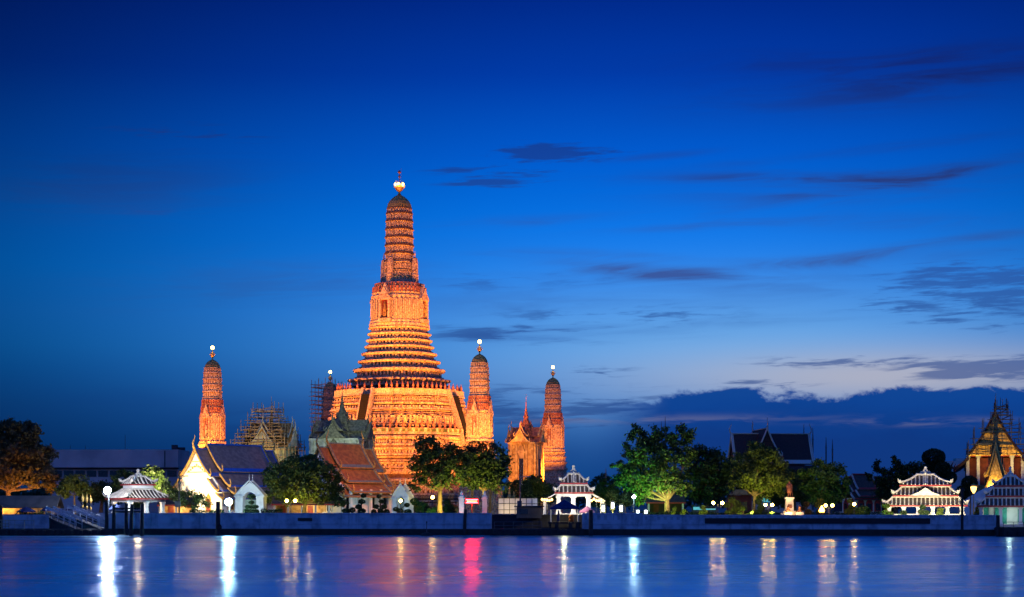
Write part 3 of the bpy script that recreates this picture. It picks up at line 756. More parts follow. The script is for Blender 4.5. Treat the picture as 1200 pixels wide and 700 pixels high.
def hall_walls(root, L, Wd, h, mats, nwin=4, doors=True, cols=0):
    mb = MB(); mb.box((0, 0, h / 2), (L, Wd, h)); mb.box((0, 0, .3), (L + 1, Wd + 1, .6)); mb.build('wall', mats[0], root)
    def win(c, d, horiz):
        mb = MB(); x, y, z = c; a, b = d
        for off in (-1, 1):
            if horiz: mb.box((x + off * (a / 2 + .1), y, z), (.2, .3, b + .4))
            else: mb.box((x, y + off * (a / 2 + .1), z), (.3, .2, b + .4))
        if horiz: mb.box((x, y, z + b / 2 + .12), (a, .28, .22)); mb.box((x, y, z - b / 2 - .1), (a, .28, .18)); mb.extrude([(x - a / 2 - .2, y - .12, z + b / 2 + .24), (x + a / 2 + .2, y - .12, z + b / 2 + .24), (x, y - .12, z + b / 2 + 1.2)], (0, .24, 0))
        else: mb.box((x, y, z + b / 2 + .12), (.28, a, .22)); mb.box((x, y, z - b / 2 - .1), (.28, a, .18)); mb.extrude([(x - .12, y - a / 2 - .2, z + b / 2 + .24), (x - .12, y + a / 2 + .2, z + b / 2 + .24), (x - .12, y, z + b / 2 + 1.2)], (.24, 0, 0))
        f = mb.build('window', mats[1], root)
        mb = MB(); mb.box(c, (a, .12, b) if horiz else (.12, a, b)); mb.build('shutter', mats[2], f)
    for i in range(nwin):
        x = -L / 2 + (i + .5) * L / nwin
        for s_ in (-1, 1): win((x, s_ * (Wd / 2 + .03), h * .48), (1.0, h * .42), True)
    if doors:
        for s_ in (-1, 1):
            for y in (-Wd * .22, Wd * .22): win((s_ * (L / 2 + .03), y, h * .42), (1.1, h * .5), False)
    for i in range(cols):
        x = -L / 2 + (i + .5) * L / cols
        for s_ in (-1, 1):
            mb = MB(); mb.box((x, s_ * (Wd / 2 + 1.2), h / 2 + .2), (.45, .45, h - .4)); mb.build('column', mats[0], root)

# hall left: white lit gable, plum roof edged blue
A = radians(50); Gx, Gy = X(229, 335), 335
h1 = thing('gabled_hall', 'gabled hall with glowing white end wall and blue edged plum roof', 'hall', (Gx + 9 * cos(A), Gy + 9 * sin(A), GZ), A)
T1 = [(0, 12.3, 4.3, 7.3, .6), (4.1, 6.8, 7.0, 4.4, 1.0), (6.8, 4.1, 8.8, 3.0, 1.3)]
thai_roof(h1, [(-8.5, 9.8, 0), (-5.6, 7.0, .9)], T1, ('tile_plum', 'tile_blue', 'gold', 'white'))
hall_walls(h1, 16.6, 13.4, 4.3, ('white', 'gold', 'maroon_wall'), 4)
mb = MB(); mb.extrude([(-8.56, -7.2, 4.3), (-8.56, 7.2, 4.3), (-8.56, 4.0, 7.4), (-8.56, -4.0, 7.4)], (.4, 0, 0)); mb.build('gable_wall', 'white', h1)
# hall centre: orange roof edged grey green
Gx, Gy = X(374, 335), 335
h2 = thing('gabled_hall', 'gabled hall with three tiered orange roof edged in grey green', 'hall', (Gx + 7 * cos(A), Gy + 7 * sin(A), GZ), A)
T2 = [(0, 12.6, 3.3, 8.2, .6), (3.1, 7.8, 5.5, 5.4, 1.0), (5.3, 5.0, 7.4, 3.5, 1.4)]
thai_roof(h2, [(-6.6, 6.6, 0), (-4.0, 3.6, .8)], T2, ('tile_orange', 'tile_grey', 'gold', 'white'))
hall_walls(h2, 13.2, 10.8, 4.8, ('white', 'stone_white', 'window_dark'), 4, cols=5)
mb = MB(); mb.extrude([(-6.66, -6.2, 4.75), (-6.66, 6.2, 4.75), (-6.66, 3.2, 8.1), (-6.66, -3.2, 8.1)], (.4, 0, 0)); mb.build('gable_wall', 'white', h2)
# dark hall far right of centre, long side on, with a cross gable
Yh = 432
h3 = thing('gabled_hall', 'dark unlit hall with long maroon roof and central cross gable', 'hall', (X(903, Yh), Yh, GZ), radians(4))
zr = Z(509, Yh) - GZ
T3 = [(0, zr, 5.2, zr - 7.2, .5), (5.0, zr - 7.6, 7.6, zr - 10.4, 1.0)]
thai_roof(h3, [(-9.0, 9.0, 0)], T3, ('tile_maroon', 'concrete', 'concrete', 'tile_maroon'), th=.3)
thai_roof(h3, [(-8.2, 8.2, 0)], [(0, zr + 1.0, 3.4, zr - 5.6, .2)], ('tile_maroon', 'concrete', 'concrete', 'tile_maroon'), rot=pi / 2, dz=0)
for ch in [c for c in h3.children if abs(c.rotation_euler.z - pi / 2) < .01]: ch.location = (-2.6, 0, 0)
hall_walls(h3, 17, 13, zr - 9.5, ('concrete', 'concrete', 'window_dark'), 7)
# small red eaved hall
Yh = 345
h4 = thing('small_hall', 'small hall with red eaves beside the round tree on the right', 'hall', (X(1010, Yh), Yh, GZ), radians(22))
T4 = [(0, 7.2, 2.2, 4.4, .4), (2.0, 4.2, 3.4, 3.0, .8)]
thai_roof(h4, [(-3.0, 3.0, 0), (-1.8, 1.8, .5)], T4, ('tile_dark', 'red_trim', 'concrete', 'maroon_wall'), border=.3, horns=False)
hall_walls(h4, 5.6, 5.0, 3.2, ('white', 'red_trim', 'window_dark'), 3)
# big hall at the right edge, gable toward the river
Yh = 352
h5 = thing('gabled_hall', 'big hall with golden lit gable at the right edge', 'hall', (X(1166, Yh) + 2.6, Yh + 9.6, GZ), radians(75))
za = Z(483, Yh) - GZ
T5 = [(0, za, 5.2, za - 8.4, .8), (5.0, za - 8.9, 8.0, za - 11.2, 1.0)]
thai_roof(h5, [(-10, 10, 0)], T5, ('tile_maroon', 'tile_maroon', 'tile_maroon', 'gold'), th=.45)
mb = MB(); mb.box((0, 0, (za - 9) / 2), (17, 11.5, za - 9)); mb.build('wall', 'maroon_wall', h5)
for y in (-5.2, -3.2, 3.2, 5.2):
    mb = MB(); mb.box((-9.6, y, (za - 8.6) / 2), (.6, .6, za - 8.6)); mb.box((-9.6, y, za - 8.7), (.9, .9, .5)); mb.build('column', 'steel_pale', h5)
mb = MB(); mb.box((-9.6, 0, za - 8.5), (.8, 10.6, .5)); mb.box((-9.62, 0, za - 7.7), (.5, 9.0, .6), 0); mb.build('lintel', 'red_trim', h5)

# ------------------------------------------------------------------ spired square halls
def mondop(name, label, cat, loc, rot, Wd, wall_h, gable_h, spire_base, spire_top, mats, winm, gwf=1.0, steps=1.0, side=1.0):
    root = thing(name, label, cat, loc, rot)
    wallm, roofm, trim, spm = mats
    h = Wd / 2
    mb = MB(); mb.box((0, 0, wall_h / 2), (Wd, Wd, wall_h)); mb.box((0, 0, .5), (Wd + 1.6, Wd + 1.6, 1.0)); mb.box((0, 0, wall_h + .15), (Wd + .8, Wd + .8, .5))
    mb.build('wall', wallm, root)
    mb = MB()
    for q in range(4):
        a = q * pi / 2
        for y in (-h + .3, -h * .42, h * .42, h - .3):
            p = Vector((h + .18, y)); mb.box((p.x * cos(a) - p.y * sin(a), p.x * sin(a) + p.y * cos(a), wall_h / 2), (.55, .55, wall_h - .1), a)
    mb.build('pilaster', wallm, root)
    for q in range(4):
        a = q * pi / 2
        mb = MB(); mb.box((h + .22, 0, wall_h * .5), (.35, Wd * .26, wall_h * .74)); mb.extrude([(h + .05, -Wd * .17, wall_h * .87), (h + .05, Wd * .17, wall_h * .87), (h + .05, 0, wall_h * 1.03)], (.4, 0, 0))
        f = mb.build('window', trim, root, rot=a)
        mb = MB(); mb.box((h + .40, 0, wall_h * .48), (.12, Wd * .18, wall_h * .62)); mb.build('shutter', winm, f)
        # two stacked gables per face
        for k, (wf, zo, ex) in enumerate(((.50, 0.0, 1.2), (.36, gable_h * .42, .55))):
            sq = 1.0 if q == 3 else side
            if k and sq < 1: continue
            gw = Wd * wf * gwf * (.5 + .5 * sq); z0 = wall_h + .4 + zo; gh = gable_h * (.85 - .2 * k) * sq
            mb = MB(); mb.extrude([(0, -gw * .8, z0), (0, gw * .8, z0), (0, gw * .36, z0 + gh * .42), (0, 0, z0 + gh), (0, -gw * .36, z0 + gh * .42)], (h + ex, 0, 0))
            mb.build('gable_roof', roofm, root, rot=a)
            mb = MB(); xe = h + ex + .08
            for s_ in (-1, 1): mb.tube([(xe, s_ * gw * .85, z0), (xe, s_ * gw * .38, z0 + gh * .42), (xe, 0, z0 + gh + .1)], .16, 5); horn(mb, (xe, s_ * gw * .85, z0), (0, s_), 1.0, .12)
            horn(mb, (xe, 0, z0 + gh), (.5, 0), 1.5, .13)
            mb.build('bargeboard', trim, root, rot=a)
        if side < 1 and q != 3: continue
        mb = MB(); mb.extrude([(h + 1.22, -Wd * .36 * gwf, wall_h + .45), (h + 1.22, Wd * .36 * gwf, wall_h + .45), (h + 1.22, 0, wall_h + .3 + gable_h * .7)], (.06, 0, 0)); mb.build('pediment', trim, root, rot=a)
    # stepped pyramid and needle
    mb = MB(); n = 6; P = []
    R0 = Wd * .46 * steps; z0 = wall_h + .4; zt = spire_base
    for k in range(n):
        t = k / n; t1 = (k + 1) / n
        Ra = R0 * (1 - t) ** 1.15 + .35; Rb = R0 * (1 - t1) ** 1.15 + .35
        za, zb = z0 + (zt - z0) * t, z0 + (zt - z0) * t1
        P += [(Ra * 1.1, za), (Ra * 1.1, za + .12 * (zb - za)), (Ra * .92, za + .2 * (zb - za)), (Rb * .98, zb - .01)]
    tower(mb, P)
    for k in range(n - 1):
        t = k / n; Ra = R0 * (1 - t) ** 1.15 + .35; za = z0 + (zt - z0) * t
        for q in range(8):
            a = q * pi / 4; finial(mb, (Ra * 1.05 * cos(a), Ra * 1.05 * sin(a), za + .1), (zt - z0) / n * 1.1, .2)
    mb.build('stepped_roof', roofm, root)
    mb = MB(); hh = spire_top - zt
    mb.revolve([(.62, zt - .1), (.66, zt + .03 * hh), (.4, zt + .06 * hh), (.5, zt + .1 * hh), (.32, zt + .14 * hh), (.38, zt + .19 * hh), (.24, zt + .25 * hh), (.27, zt + .3 * hh), (.15, zt + .4 * hh), (.10, zt + .6 * hh), (.14, zt + .62 * hh), (.06, zt + .7 * hh), (.035, zt + hh)], 8)
    mb.build('spire', spm, root)
    return root
Y = 388; s = sc(Y)
mondop('spired_pavilion', 'grey green spired pavilion in front of the great tower stair', 'spired hall', (X(401, Y), Y, GZ), radians(-14),
       10.4, Z(517, Y) - GZ, 3.9, Z(476, Y) - GZ, Z(453, Y) - GZ, ('grey_green', 'mondop_roof', 'mondop_roof', 'mondop_roof'), 'green_door', .62, .62)
Y = 400
mondop('spired_pavilion', 'ochre floodlit spired pavilion left of the reddish corner tower', 'spired hall', (X(616.5, Y), Y, GZ), radians(-20),
       5.6, Z(521, Y) - GZ, 3.2, Z(489, Y) - GZ, Z(462, Y) - GZ, ('yellow_plaster', 'ceramic_red', 'yellow_plaster', 'ceramic_red'), 'window_dark', .9, .95)
Y = 392
mondop('spired_pavilion', 'spired pavilion caged in bamboo scaffolding behind the left hall', 'spired hall', (X(318, Y), Y, GZ), radians(-14),
       8.4, Z(527, Y) - GZ, 5.0, Z(497, Y) - GZ, Z(465, Y) - GZ, ('grey_green', 'old_gold', 'grey_green', 'old_gold'), 'window_dark')
sY = Y; p = lambda y: Z(y, sY)
scaffold('bamboo_scaffold', 'stepped bamboo scaffold caging the spired pavilion behind left hall', (X(314, Y), Y, 0), radians(-14),
         [(GZ + .2, 6.4, 6.2), (p(560), 6.4, 6.2), (p(545), 6.4, 6.0), (p(528), 6.2, 6.0), (p(520), 5.4, 5.6), (p(513), 5.0, 5.2), (p(505), 4.4, 4.6), (p(497), 3.3, 3.6), (p(490), 2.6, 2.8), (p(483), 2.5, 2.6), (p(477), 2.4, 2.4)])
Y = 482
q = lambda y: Z(y, Y)
scaffold('bamboo_scaffold', 'narrow tall scaffold wrapped round the rear corner tower', (X(383, Y), Y, 0), radians(-20),
         [(q(y), 3.0 - .0 * i, 3.0) for i, y in enumerate((600, 575, 550, 530, 515, 505, 495, 485, 475, 465, 455, 448))], r=.08)
Y = 355; q = lambda y: Z(y, Y)
scaffold('steel_scaffold', 'dark scaffold standing round the gable peak of the right hall', (X(1167, Y), 351, 0), 0,
         [(q(533), 6.6, .7), (q(522), 5.4, .7), (q(508), 3.6, .7), (q(498), 1.9, .7), (q(488), 1.2, .7), (q(481), 1.1, .7), (q(475), 1.1, .7)], r=.06, mat_='steel', deck='steel')
# gatehouse with spire before the big right hall
Y = 338
mondop('spired_gatehouse', 'gilded spired gatehouse in front of the big right hall', 'gatehouse', (X(1167, Y), Y, GZ), radians(-15),
       4.2, Z(586, Y) - GZ, 9.4, Z(508, Y) - GZ, Z(461, Y) - GZ, ('white', 'old_gold', 'gold', 'old_gold'), 'window_dark', 1.5, .95, .3)
# white wing walls of the gatehouse
for sgn, lab in ((-1, 'curved white wing wall left of the gilded gatehouse'),):
    mb = MB(); pts = []
    for i in range(11):
        t = i / 10; pts.append((sgn * (1.2 + 7.5 * t), 0, 1.2 + 5.0 * (1 - t) ** .6 * (1 - .0 * t)))
    poly = [(sgn * 1.2, 0, 0)] + pts + [(sgn * 8.7, 0, 0)]
    mb.extrude(poly, (0, .5, 0)); tag(mb.build('wing_wall', 'white', None, (X(1180, 330), 330, GZ)), lab, 'wall')

# ------------------------------------------------------------------ small white arched gates
def arch_gate(label, px, Y, wpx, htop, m_, rot=0.0):
    s = sc(Y); wd = wpx * s; root = thing('arched_gate', label, 'gate', (X(px, Y), Y, GZ), rot)
    h = Z(htop, Y) - GZ
    mb = MB(); a = wd / 2
    for s_ in (-1, 1): mb.box((s_ * a * .72, 0, h * .26), (a * .5, 1.6, h * .52)); mb.box((s_ * a * .72, -.1, h * .53), (a * .62, 2.0, .25))
    arc = [(a * .47 * cos(t), -.7, h * .40 + a * .6 * sin(t)) for t in [pi * i / 10 for i in range(11)]]
    outr = [(-a, -.7, h * .54), (-a * .62, -.7, h * .72), (0, -.7, h * .93), (a * .62, -.7, h * .72), (a, -.7, h * .54)]
    top = [(a * .97 * (1 - 2 * i / 10), -.7, 0) for i in range(11)]
    def topz(x):
        u = abs(x) / a; return h * (.54 + .38 * (1 - u) ** .75)
    for i in range(10):
        x0, z0 = arc[i][0], arc[i][2]; x1, z1 = arc[i + 1][0], arc[i + 1][2]
        mb.extrude([(x0, -.7, z0), (x1, -.7, z1), (top[i + 1][0], -.7, topz(top[i + 1][0])), (top[i][0], -.7, topz(top[i][0]))], (0, 1.4, 0))
    mb.build('gate_body', m_, root)
    mb = MB()
    for yy in (-.8, .8):
        mb.tube([(a * 1.05, yy, h * .52), (a * .55, yy, topz(a * .55) + .08), (0, yy, h * .97)], .13, 5); mb.tube([(-a * 1.05, yy, h * .52), (-a * .55, yy, topz(a * .55) + .08), (0, yy, h * .97)], .13, 5)
        horn(mb, (0, yy, h * .95), (0, 0.3 * (1 if yy > 0 else -1)), h * .2, .1)
    mb.build('gate_crest', m_, root)
    mb = MB(); mb.box((0, .5, h * .22), (a * .9, .1, h * .44)); mb.build('gate_door', 'grey_green', root)
arch_gate('white pointed arch gate beside the white floodlamp on left', 294, 318, 36, 562, 'white', radians(-12))
arch_gate('pale pointed arch gate right of the orange roofed hall', 472, 322, 24, 566, 'white', radians(-30))

# ------------------------------------------------------------------ Chinese style river pavilions
def hip_tier(root, hwb, hdb, zb, hwt, hdt, zt, up, tilem='tile_dark', step=.66, crest=None, front_ridge=False, fascia='red_trim'):
    def zf(v): return zb + (zt - zb) * (.55 * v + .45 * v * v)
    mb = MB(); NU, NV = 12, 6
    def pt(side, u, v, off=0):
        hw, hd = hwb + (hwt - hwb) * v, hdb + (hdt - hdb) * v
        z = zf(v) + up * abs(u) ** 4 * (1 - v) ** 2 + off
        return {0: (u * hw, -hd, z), 1: (hw, u * hd, z), 2: (-u * hw, hd, z), 3: (-hw, -u * hd, z)}[side]
    for sd in range(4):
        P = [pt(sd, -1 + 2 * i / NU, j / NV) for j in range(NV + 1) for i in range(NU + 1)]
        F = [(j * (NU + 1) + i, j * (NU + 1) + i + 1, (j + 1) * (NU + 1) + i + 1, (j + 1) * (NU + 1) + i) for j in range(NV) for i in range(NU)]
        mb.add(P, F)
    mb.add([(-hwb, -hdb, zb - .02), (hwb, -hdb, zb - .02), (hwb, hdb, zb - .02), (-hwb, hdb, zb - .02)], [(3, 2, 1, 0)])
    rf = mb.build('roof_tier', tilem, root)
    mb = MB()
    for sd in range(4):
        B, T = (hwb, hwt) if sd % 2 == 0 else (hdb, hdt)
        n = int(2 * B / step)
        for i in range(1, n):
            x = -B + 2 * B * i / n
            ve = min(1.0, (B - abs(x)) / max(B - T, .01))
            if ve < .12: continue
            pts = []
            for j in range(5):
                v = ve * j / 4; hw = B + (T - B) * v; u = max(-1, min(1, x / max(hw, .01)))
                pts.append(pt(sd, u, v, .03))
            mb.tube(pts, .11, 4)
    mb.build('tile_rib', 'rib_cream', rf)
    mb = MB()
    for sx in (-1, 1):
        for sy in (-1, 1):
            pts = []
            for j in range(7):
                v = j / 6; hw, hd = hwb + (hwt - hwb) * v, hdb + (hdt - hdb) * v
                pts.append((sx * hw, sy * hd, zf(v) + up * (1 - v) ** 2 + .12))
            mb.tube(pts, .17, 5); mb.ball((pts[0][0], pts[0][1], pts[0][2] + .18), .3, 0, 6, 4)
            mb.tube([pts[0], (pts[0][0] + sx * .25, pts[0][1] + sy * .25, pts[0][2] + .55)], [.2, .05], 5)
    for yv in (-hdt, hdt): mb.tube([(-hwt, yv, zt + .1), (hwt, yv, zt + .1)], .16, 5)
    for xv in (-hwt, hwt): mb.tube([(xv, -hdt, zt + .1), (xv, hdt, zt + .1)], .16, 5)
    if front_ridge:
        for sy in (-1, 1): mb.tube([(0, sy * (hdb + (hdt - hdb) * v), zf(v) + .1) for v in (0, .25, .5, .75, 1)], .17, 5)
    if crest:
        for k in range(2):
            cz = zt + .05
            poly = [(-hwt * 1.1, -.14, cz), (-hwt * 1.15, -.14, cz + crest * .3), (-hwt * .7, -.14, cz + crest * .25), (-hwt * .6, -.14, cz + crest * .55), (-hwt * .3, -.14, cz + crest * .6), (-hwt * .22, -.14, cz + crest * .9), (0, -.14, cz + crest * 1.15),
                    (hwt * .22, -.14, cz + crest * .9), (hwt * .3, -.14, cz + crest * .6), (hwt * .6, -.14, cz + crest * .55), (hwt * .7, -.14, cz + crest * .25), (hwt * 1.15, -.14, cz + crest * .3), (hwt * 1.1, -.14, cz)]
            if k: poly = [(y + .14 - .14, x, z) for x, y, z in poly]; mb.extrude([(y, x, z) for (y, x, z) in poly], (.28, 0, 0))
            else: mb.extrude(poly, (0, .28, 0))
        mb.ball((0, 0, zt + crest * 1.15), .28, 0, 8, 5)
    mb.build('roof_ridge', 'rib_cream', rf)
    mb = MB()
    for sy in (-1, 1): mb.box((0, sy * (hdb - .06), zb - .14), (2 * hwb, .12, .22))
    for sx in (-1, 1): mb.box((sx * (hwb - .06), 0, zb - .14), (.12, 2 * hdb - .3, .22))
    mb.build('fascia', fascia, rf)
def pavilion(label, px, Y, rot, tiers, colh, cw, cd, nx=4, closed=False, drum=True, tile='tile_dark', crest=1.2):
    root = thing('river_pavilion', label, 'pavilion', (X(px, Y), Y, GZ), rot, 'chinese roofed river pavilions')
    mb = MB(); mb.box((0, 0, .2), (2 * cw + 1.2, 2 * cd + 1.2, .4)); mb.build('floor_slab', 'stone_white', root)
    for i in range(nx):
        x = -cw + 2 * cw * i / (nx - 1)
        for y in (-cd, cd):
            mb = MB(); mb.box((x, y, colh / 2 + .2), (.55, .55, colh - .4)); mb.box((x, y, colh - .12), (.8, .8, .24)); mb.box((x, y, .55), (.75, .75, .3)); mb.build('column', 'white', root)
    mb = MB()
    for y in (-cd, cd): mb.box((0, y, colh + .22), (2 * cw + .8, .5, .44))
    for x in (-cw, cw): mb.box((x, 0, colh + .22), (.5, 2 * cd - .5, .44))
    mb.build('beam', 'white', root)
    if closed:
        mb = MB(); mb.box((0, cd * .4, colh / 2 + .2), (2 * cw, .2, colh - .4)); mb.build('rear_wall', 'white', root)
    for k, t in enumerate(tiers):
        hwb, hdb, zb, hwt, hdt, zt = t
        last = k == len(tiers) - 1
        hip_tier(root, hwb, hdb, zb, hwt, hdt, zt, .28 if not last else .35, tile, crest=crest if last else None, front_ridge=last)
        if not last:
            nb_z = tiers[k + 1][2]
            if nb_z - zt > .1:
                mb = MB(); mb.box((0, 0, (zt + nb_z) / 2 - .1), (2 * hwt - .1, 2 * hdt - .1, nb_z - zt + .2)); mb.build('roof_drum', 'white', root)
    return root
def zy(y, Y): return Z(y, Y) - GZ
Y = 314
pv1 = pavilion('white pavilion with moonlit lattice roof at the left landing', 162, Y, radians(38),
         [(4.3, 4.3, zy(584, Y), 2.0, 2.0, zy(574, Y)), (2.3, 2.3, zy(567.5, Y), .9, .9, zy(559, Y))], zy(588.5, Y), 3.1, 3.1, 3, crest=1.0)
Y = 312
pv2 = pavilion('white pavilion behind the blue canopy in the middle', 672, Y, radians(0),
         [(3.3, 3.3, zy(577, Y), 2.3, 2.3, zy(569.5, Y)), (2.35, 2.35, zy(566, Y), .9, .9, zy(556, Y))], zy(582, Y), 2.6, 2.6, 3, crest=1.2)
# its lower side roofs
for sgn in (-1, 1):
    mb = MB(); mb.extrude([(sgn * 3.0, -2.4, zy(579, Y)), (sgn * 5.4, -2.4, zy(588, Y)), (sgn * 5.4, -2.4, zy(586.5, Y)), (sgn * 3.0, -2.4, zy(577.6, Y))], (0, 4.8, 0)); mb.build('side_roof', 'white', pv2)
    for y in (-2.2, 2.2):
        mb = MB(); mb.box((sgn * 5.0, y, zy(588, Y) / 2), (.45, .45, zy(588, Y))); mb.build('side_column', 'white', pv2)
Y = 306
pv3 = pavilion('large three tiered white ribbed pavilion on the right bank', 1084.5, Y, radians(-13),
         [(6.9, 4.8, zy(592, Y), 5.4, 3.4, zy(583, Y)), (5.4, 4.0, zy(580.5, Y), 3.9, 2.2, zy(571, Y)), (4.3, 3.4, zy(568.5, Y), 1.4, .9, zy(557, Y))], zy(594, Y), 6.0, 3.8, 6, crest=1.1)
mb = MB(); zq = zy(582, 306)
mb.extrude([(-2.6, -4.3, zq + .15), (2.6, -4.3, zq + .15), (1.1, -4.3, zq + .75), (0, -4.3, zq + 1.5), (-1.1, -4.3, zq + .75)], (0, .7, 0)); mb.build('front_gable', 'rib_cream', pv3)
Y = 298
PB = 1.45
zp = lambda y: Z(y, 298) - PB
pv4 = pavilion('dark tiled pavilion with teal shutters at the right edge', 1184, Y, radians(-15),
         [(5.4, 4.6, zp(592.5), 4.0, 3.2, zp(584)), (4.0, 3.4, zp(581), 2.9, 2.2, zp(572.5)), (2.7, 2.4, zp(569), .8, .7, zp(559))], zp(595), 4.7, 3.4, 4, closed=True, crest=1.2)
pv4.location.z = PB
for xc, wl in ((-1.5, 1.9), (-3.9, .8), (2.0, 1.6)):
    mb = MB(); mb.box((xc, 1.1, 1.9), (wl, .12, 3.2))
    for i in range(9): mb.box((xc, 1.02, .55 + i * .34), (wl, .08, .1))
    mb.build('louvre_shutter', 'teal_panel', pv4)
for ch in pv4.children: pass

# ------------------------------------------------------------------ left concrete block and low rooms
Y = 470
cb = thing('concrete_block', 'long flat grey concrete building behind the left trees', 'building', (X(140, Y), Y, GZ), radians(-2))
hz_ = Z(528, Y) - GZ
mb = MB(); mb.box((0, 0, hz_ - 2.3), (34, 14, 4.6)); mb.box((0, 1, hz_ / 2 - 2.5), (33, 12, hz_ - 5)); mb.build('wall', 'concrete', cb)
mb = MB()
for i in range(11): mb.box((-15 + i * 3.0, -5.05, hz_ - 6.2), (2.5, .2, 1.6))
mb.build('window_band', 'window_dark', cb)
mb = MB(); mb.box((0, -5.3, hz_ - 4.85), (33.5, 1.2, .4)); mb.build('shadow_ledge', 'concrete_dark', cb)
mb = MB(); mb.box((13.6, -6.95, hz_ - 2.4), (.3, .2, 4.2)); mb.build('wall_joint', 'concrete_dark', cb)
mb = MB(); mb.box((14.6, 0, hz_ + .7), (1.4, 1.4, 1.4)); mb.box((15.8, 1, hz_ + .4), (2.4, 1.6, .8)); mb.build('roof_tank', 'concrete_dark', cb)
for xx in (-13, -9, 1.5):
    mb = MB(); mb.tube([(xx, 0, hz_), (xx, 0, hz_ + (4.0 if xx > 0 else 1.3))], .06, 4); mb.build('antenna', 'steel', cb)
def lowroom(label, px0, px1, Y, ytop, glow=True, roofm='tile_dark', wallm='yellow_plaster'):
    x0, x1 = X(px0, Y), X(px1, Y); L = x1 - x0; h = Z(ytop, Y) - GZ
    root = thing('low_gallery', label, 'gallery', ((x0 + x1) / 2, Y, GZ))
    mb = MB(); mb.box((0, 2.5, h / 2), (L, .3, h)); mb.box((-L / 2, 1.2, h / 2), (.25, 2.4, h)); mb.box((L / 2, 1.2, h / 2), (.25, 2.4, h)); mb.build('wall', wallm, root)
    mb = MB(); mb.extrude([(-L / 2 - .5, -.8, h - .1), (-L / 2 - .5, 1.5, h + 1.3), (-L / 2 - .5, 3.6, h - .1)], (L + 1, 0, 0)); mb.build('roof', roofm, root)
    mb = MB(); mb.box((0, -.75, h - .25), (L + 1, .12, .28)); mb.build('fascia', 'red_trim', root)
    n = max(2, int(L / 2.2))
    for i in range(n + 1):
        mb = MB(); mb.box((-L / 2 + i * L / n, -.3, h / 2), (.35, .35, h)); mb.build('column', 'white', root)
    for i in range(n):
        if i % 2 == 0: mb = MB(); mb.box((-L / 2 + (i + .5) * L / n, 2.3, h * .42), (1.0, .08, h * .75)); mb.build('door', 'maroon_wall', root)
    point('gallery_lamp', ((x0 + x1) / 2, Y + .6, GZ + h - .5), WARM, 420, .3) if glow else None
lowroom('low tiled gallery lit amber beneath the utility pole', 188, 226, 322, 591)
lowroom('low tiled gallery lit amber under the wide middle left tree', 322, 402, 332, 590)
lowroom('low dark roofed gallery under the big floodlit tree', 760, 800, 345, 588, False, wallm='tile_maroon')
Y = 350
kb = thing('red_kiosk', 'dark red kiosk behind the clipped shrubs near globe lamps', 'kiosk', (X(866, Y), Y, GZ))
mb = MB(); mb.box((0, 0, 1.9), (4.6, 3, 3.8)); mb.build('wall', 'maroon_wall', kb)
mb = MB(); mb.box((.2, -.2, 4.0), (5.2, 3.8, .25)); mb.box((0, -1.7, 4.5), (2.8, .15, .8)); mb.build('roof', 'yellow_plaster', kb)
mb = MB(); mb.box((.6, -1.53, 1.6), (1.6, .1, 1.8)); mb.build('counter_opening', 'window_dark', kb)
for px, py, Y in ((897, 586, 352), (833, 599, 334), (818, 597, 334)):
    root = thing('market_stall', {897: 'far stall with teal screen behind the statue tree', 833: 'teal lit stall left of the first globe lamp pair', 818: 'dim teal stall behind the small pale shrubs'}[px], 'stall', (X(px, Y), Y, GZ))
    z = Z(py, Y) - GZ
    mb = MB(); mb.box((0, 0, z), (1.8, .2, .9)); mb.build('screen', 'teal_glow', root)
    mb = MB(); mb.box((0, .3, z + .75), (2.4, 1.4, .12)); mb.box((-1.1, .3, z / 2 + .3), (.1, .1, z + .7)); mb.box((1.1, .3, z / 2 + .3), (.1, .1, z + .7)); mb.box((0, .3, .5), (2.2, .9, 1.0)); mb.build('stall_frame', 'steel', root)

# ------------------------------------------------------------------ trees
def leaf_mesh(name, pts, size, m, parent, jitter=.35, flat=.0):
    n = len(pts); P = np.asarray(pts)
    u = RNG.normal(size=(n, 3)); u /= np.linalg.norm(u, axis=1)[:, None]
    a = RNG.normal(size=(n, 3)); v = np.cross(u, a); v /= np.linalg.norm(v, axis=1)[:, None] + 1e-9
    s_ = size * RNG.uniform(1 - jitter, 1 + jitter, n)[:, None]
    V = np.stack([P - u * s_ - v * s_ * .15, P - v * s_ * .55, P + u * s_ + v * s_ * .1, P + v * s_ * .55], 1).reshape(-1, 3)
    me = bpy.data.meshes.new(name)
    me.vertices.add(4 * n); me.vertices.foreach_set('co', V.astype(np.float32).ravel())
    me.loops.add(4 * n); me.loops.foreach_set('vertex_index', np.arange(4 * n, dtype=np.int32))
    me.polygons.add(n); me.polygons.foreach_set('loop_start', np.arange(0, 4 * n, 4, dtype=np.int32))
    try: me.polygons.foreach_set('loop_total', np.full(n, 4, dtype=np.int32))
    except Exception: pass
    me.update(calc_edges=True); me.materials.append(M[m])
    o = bpy.data.objects.new(name, me); COL.objects.link(o); o.parent = parent
    return o
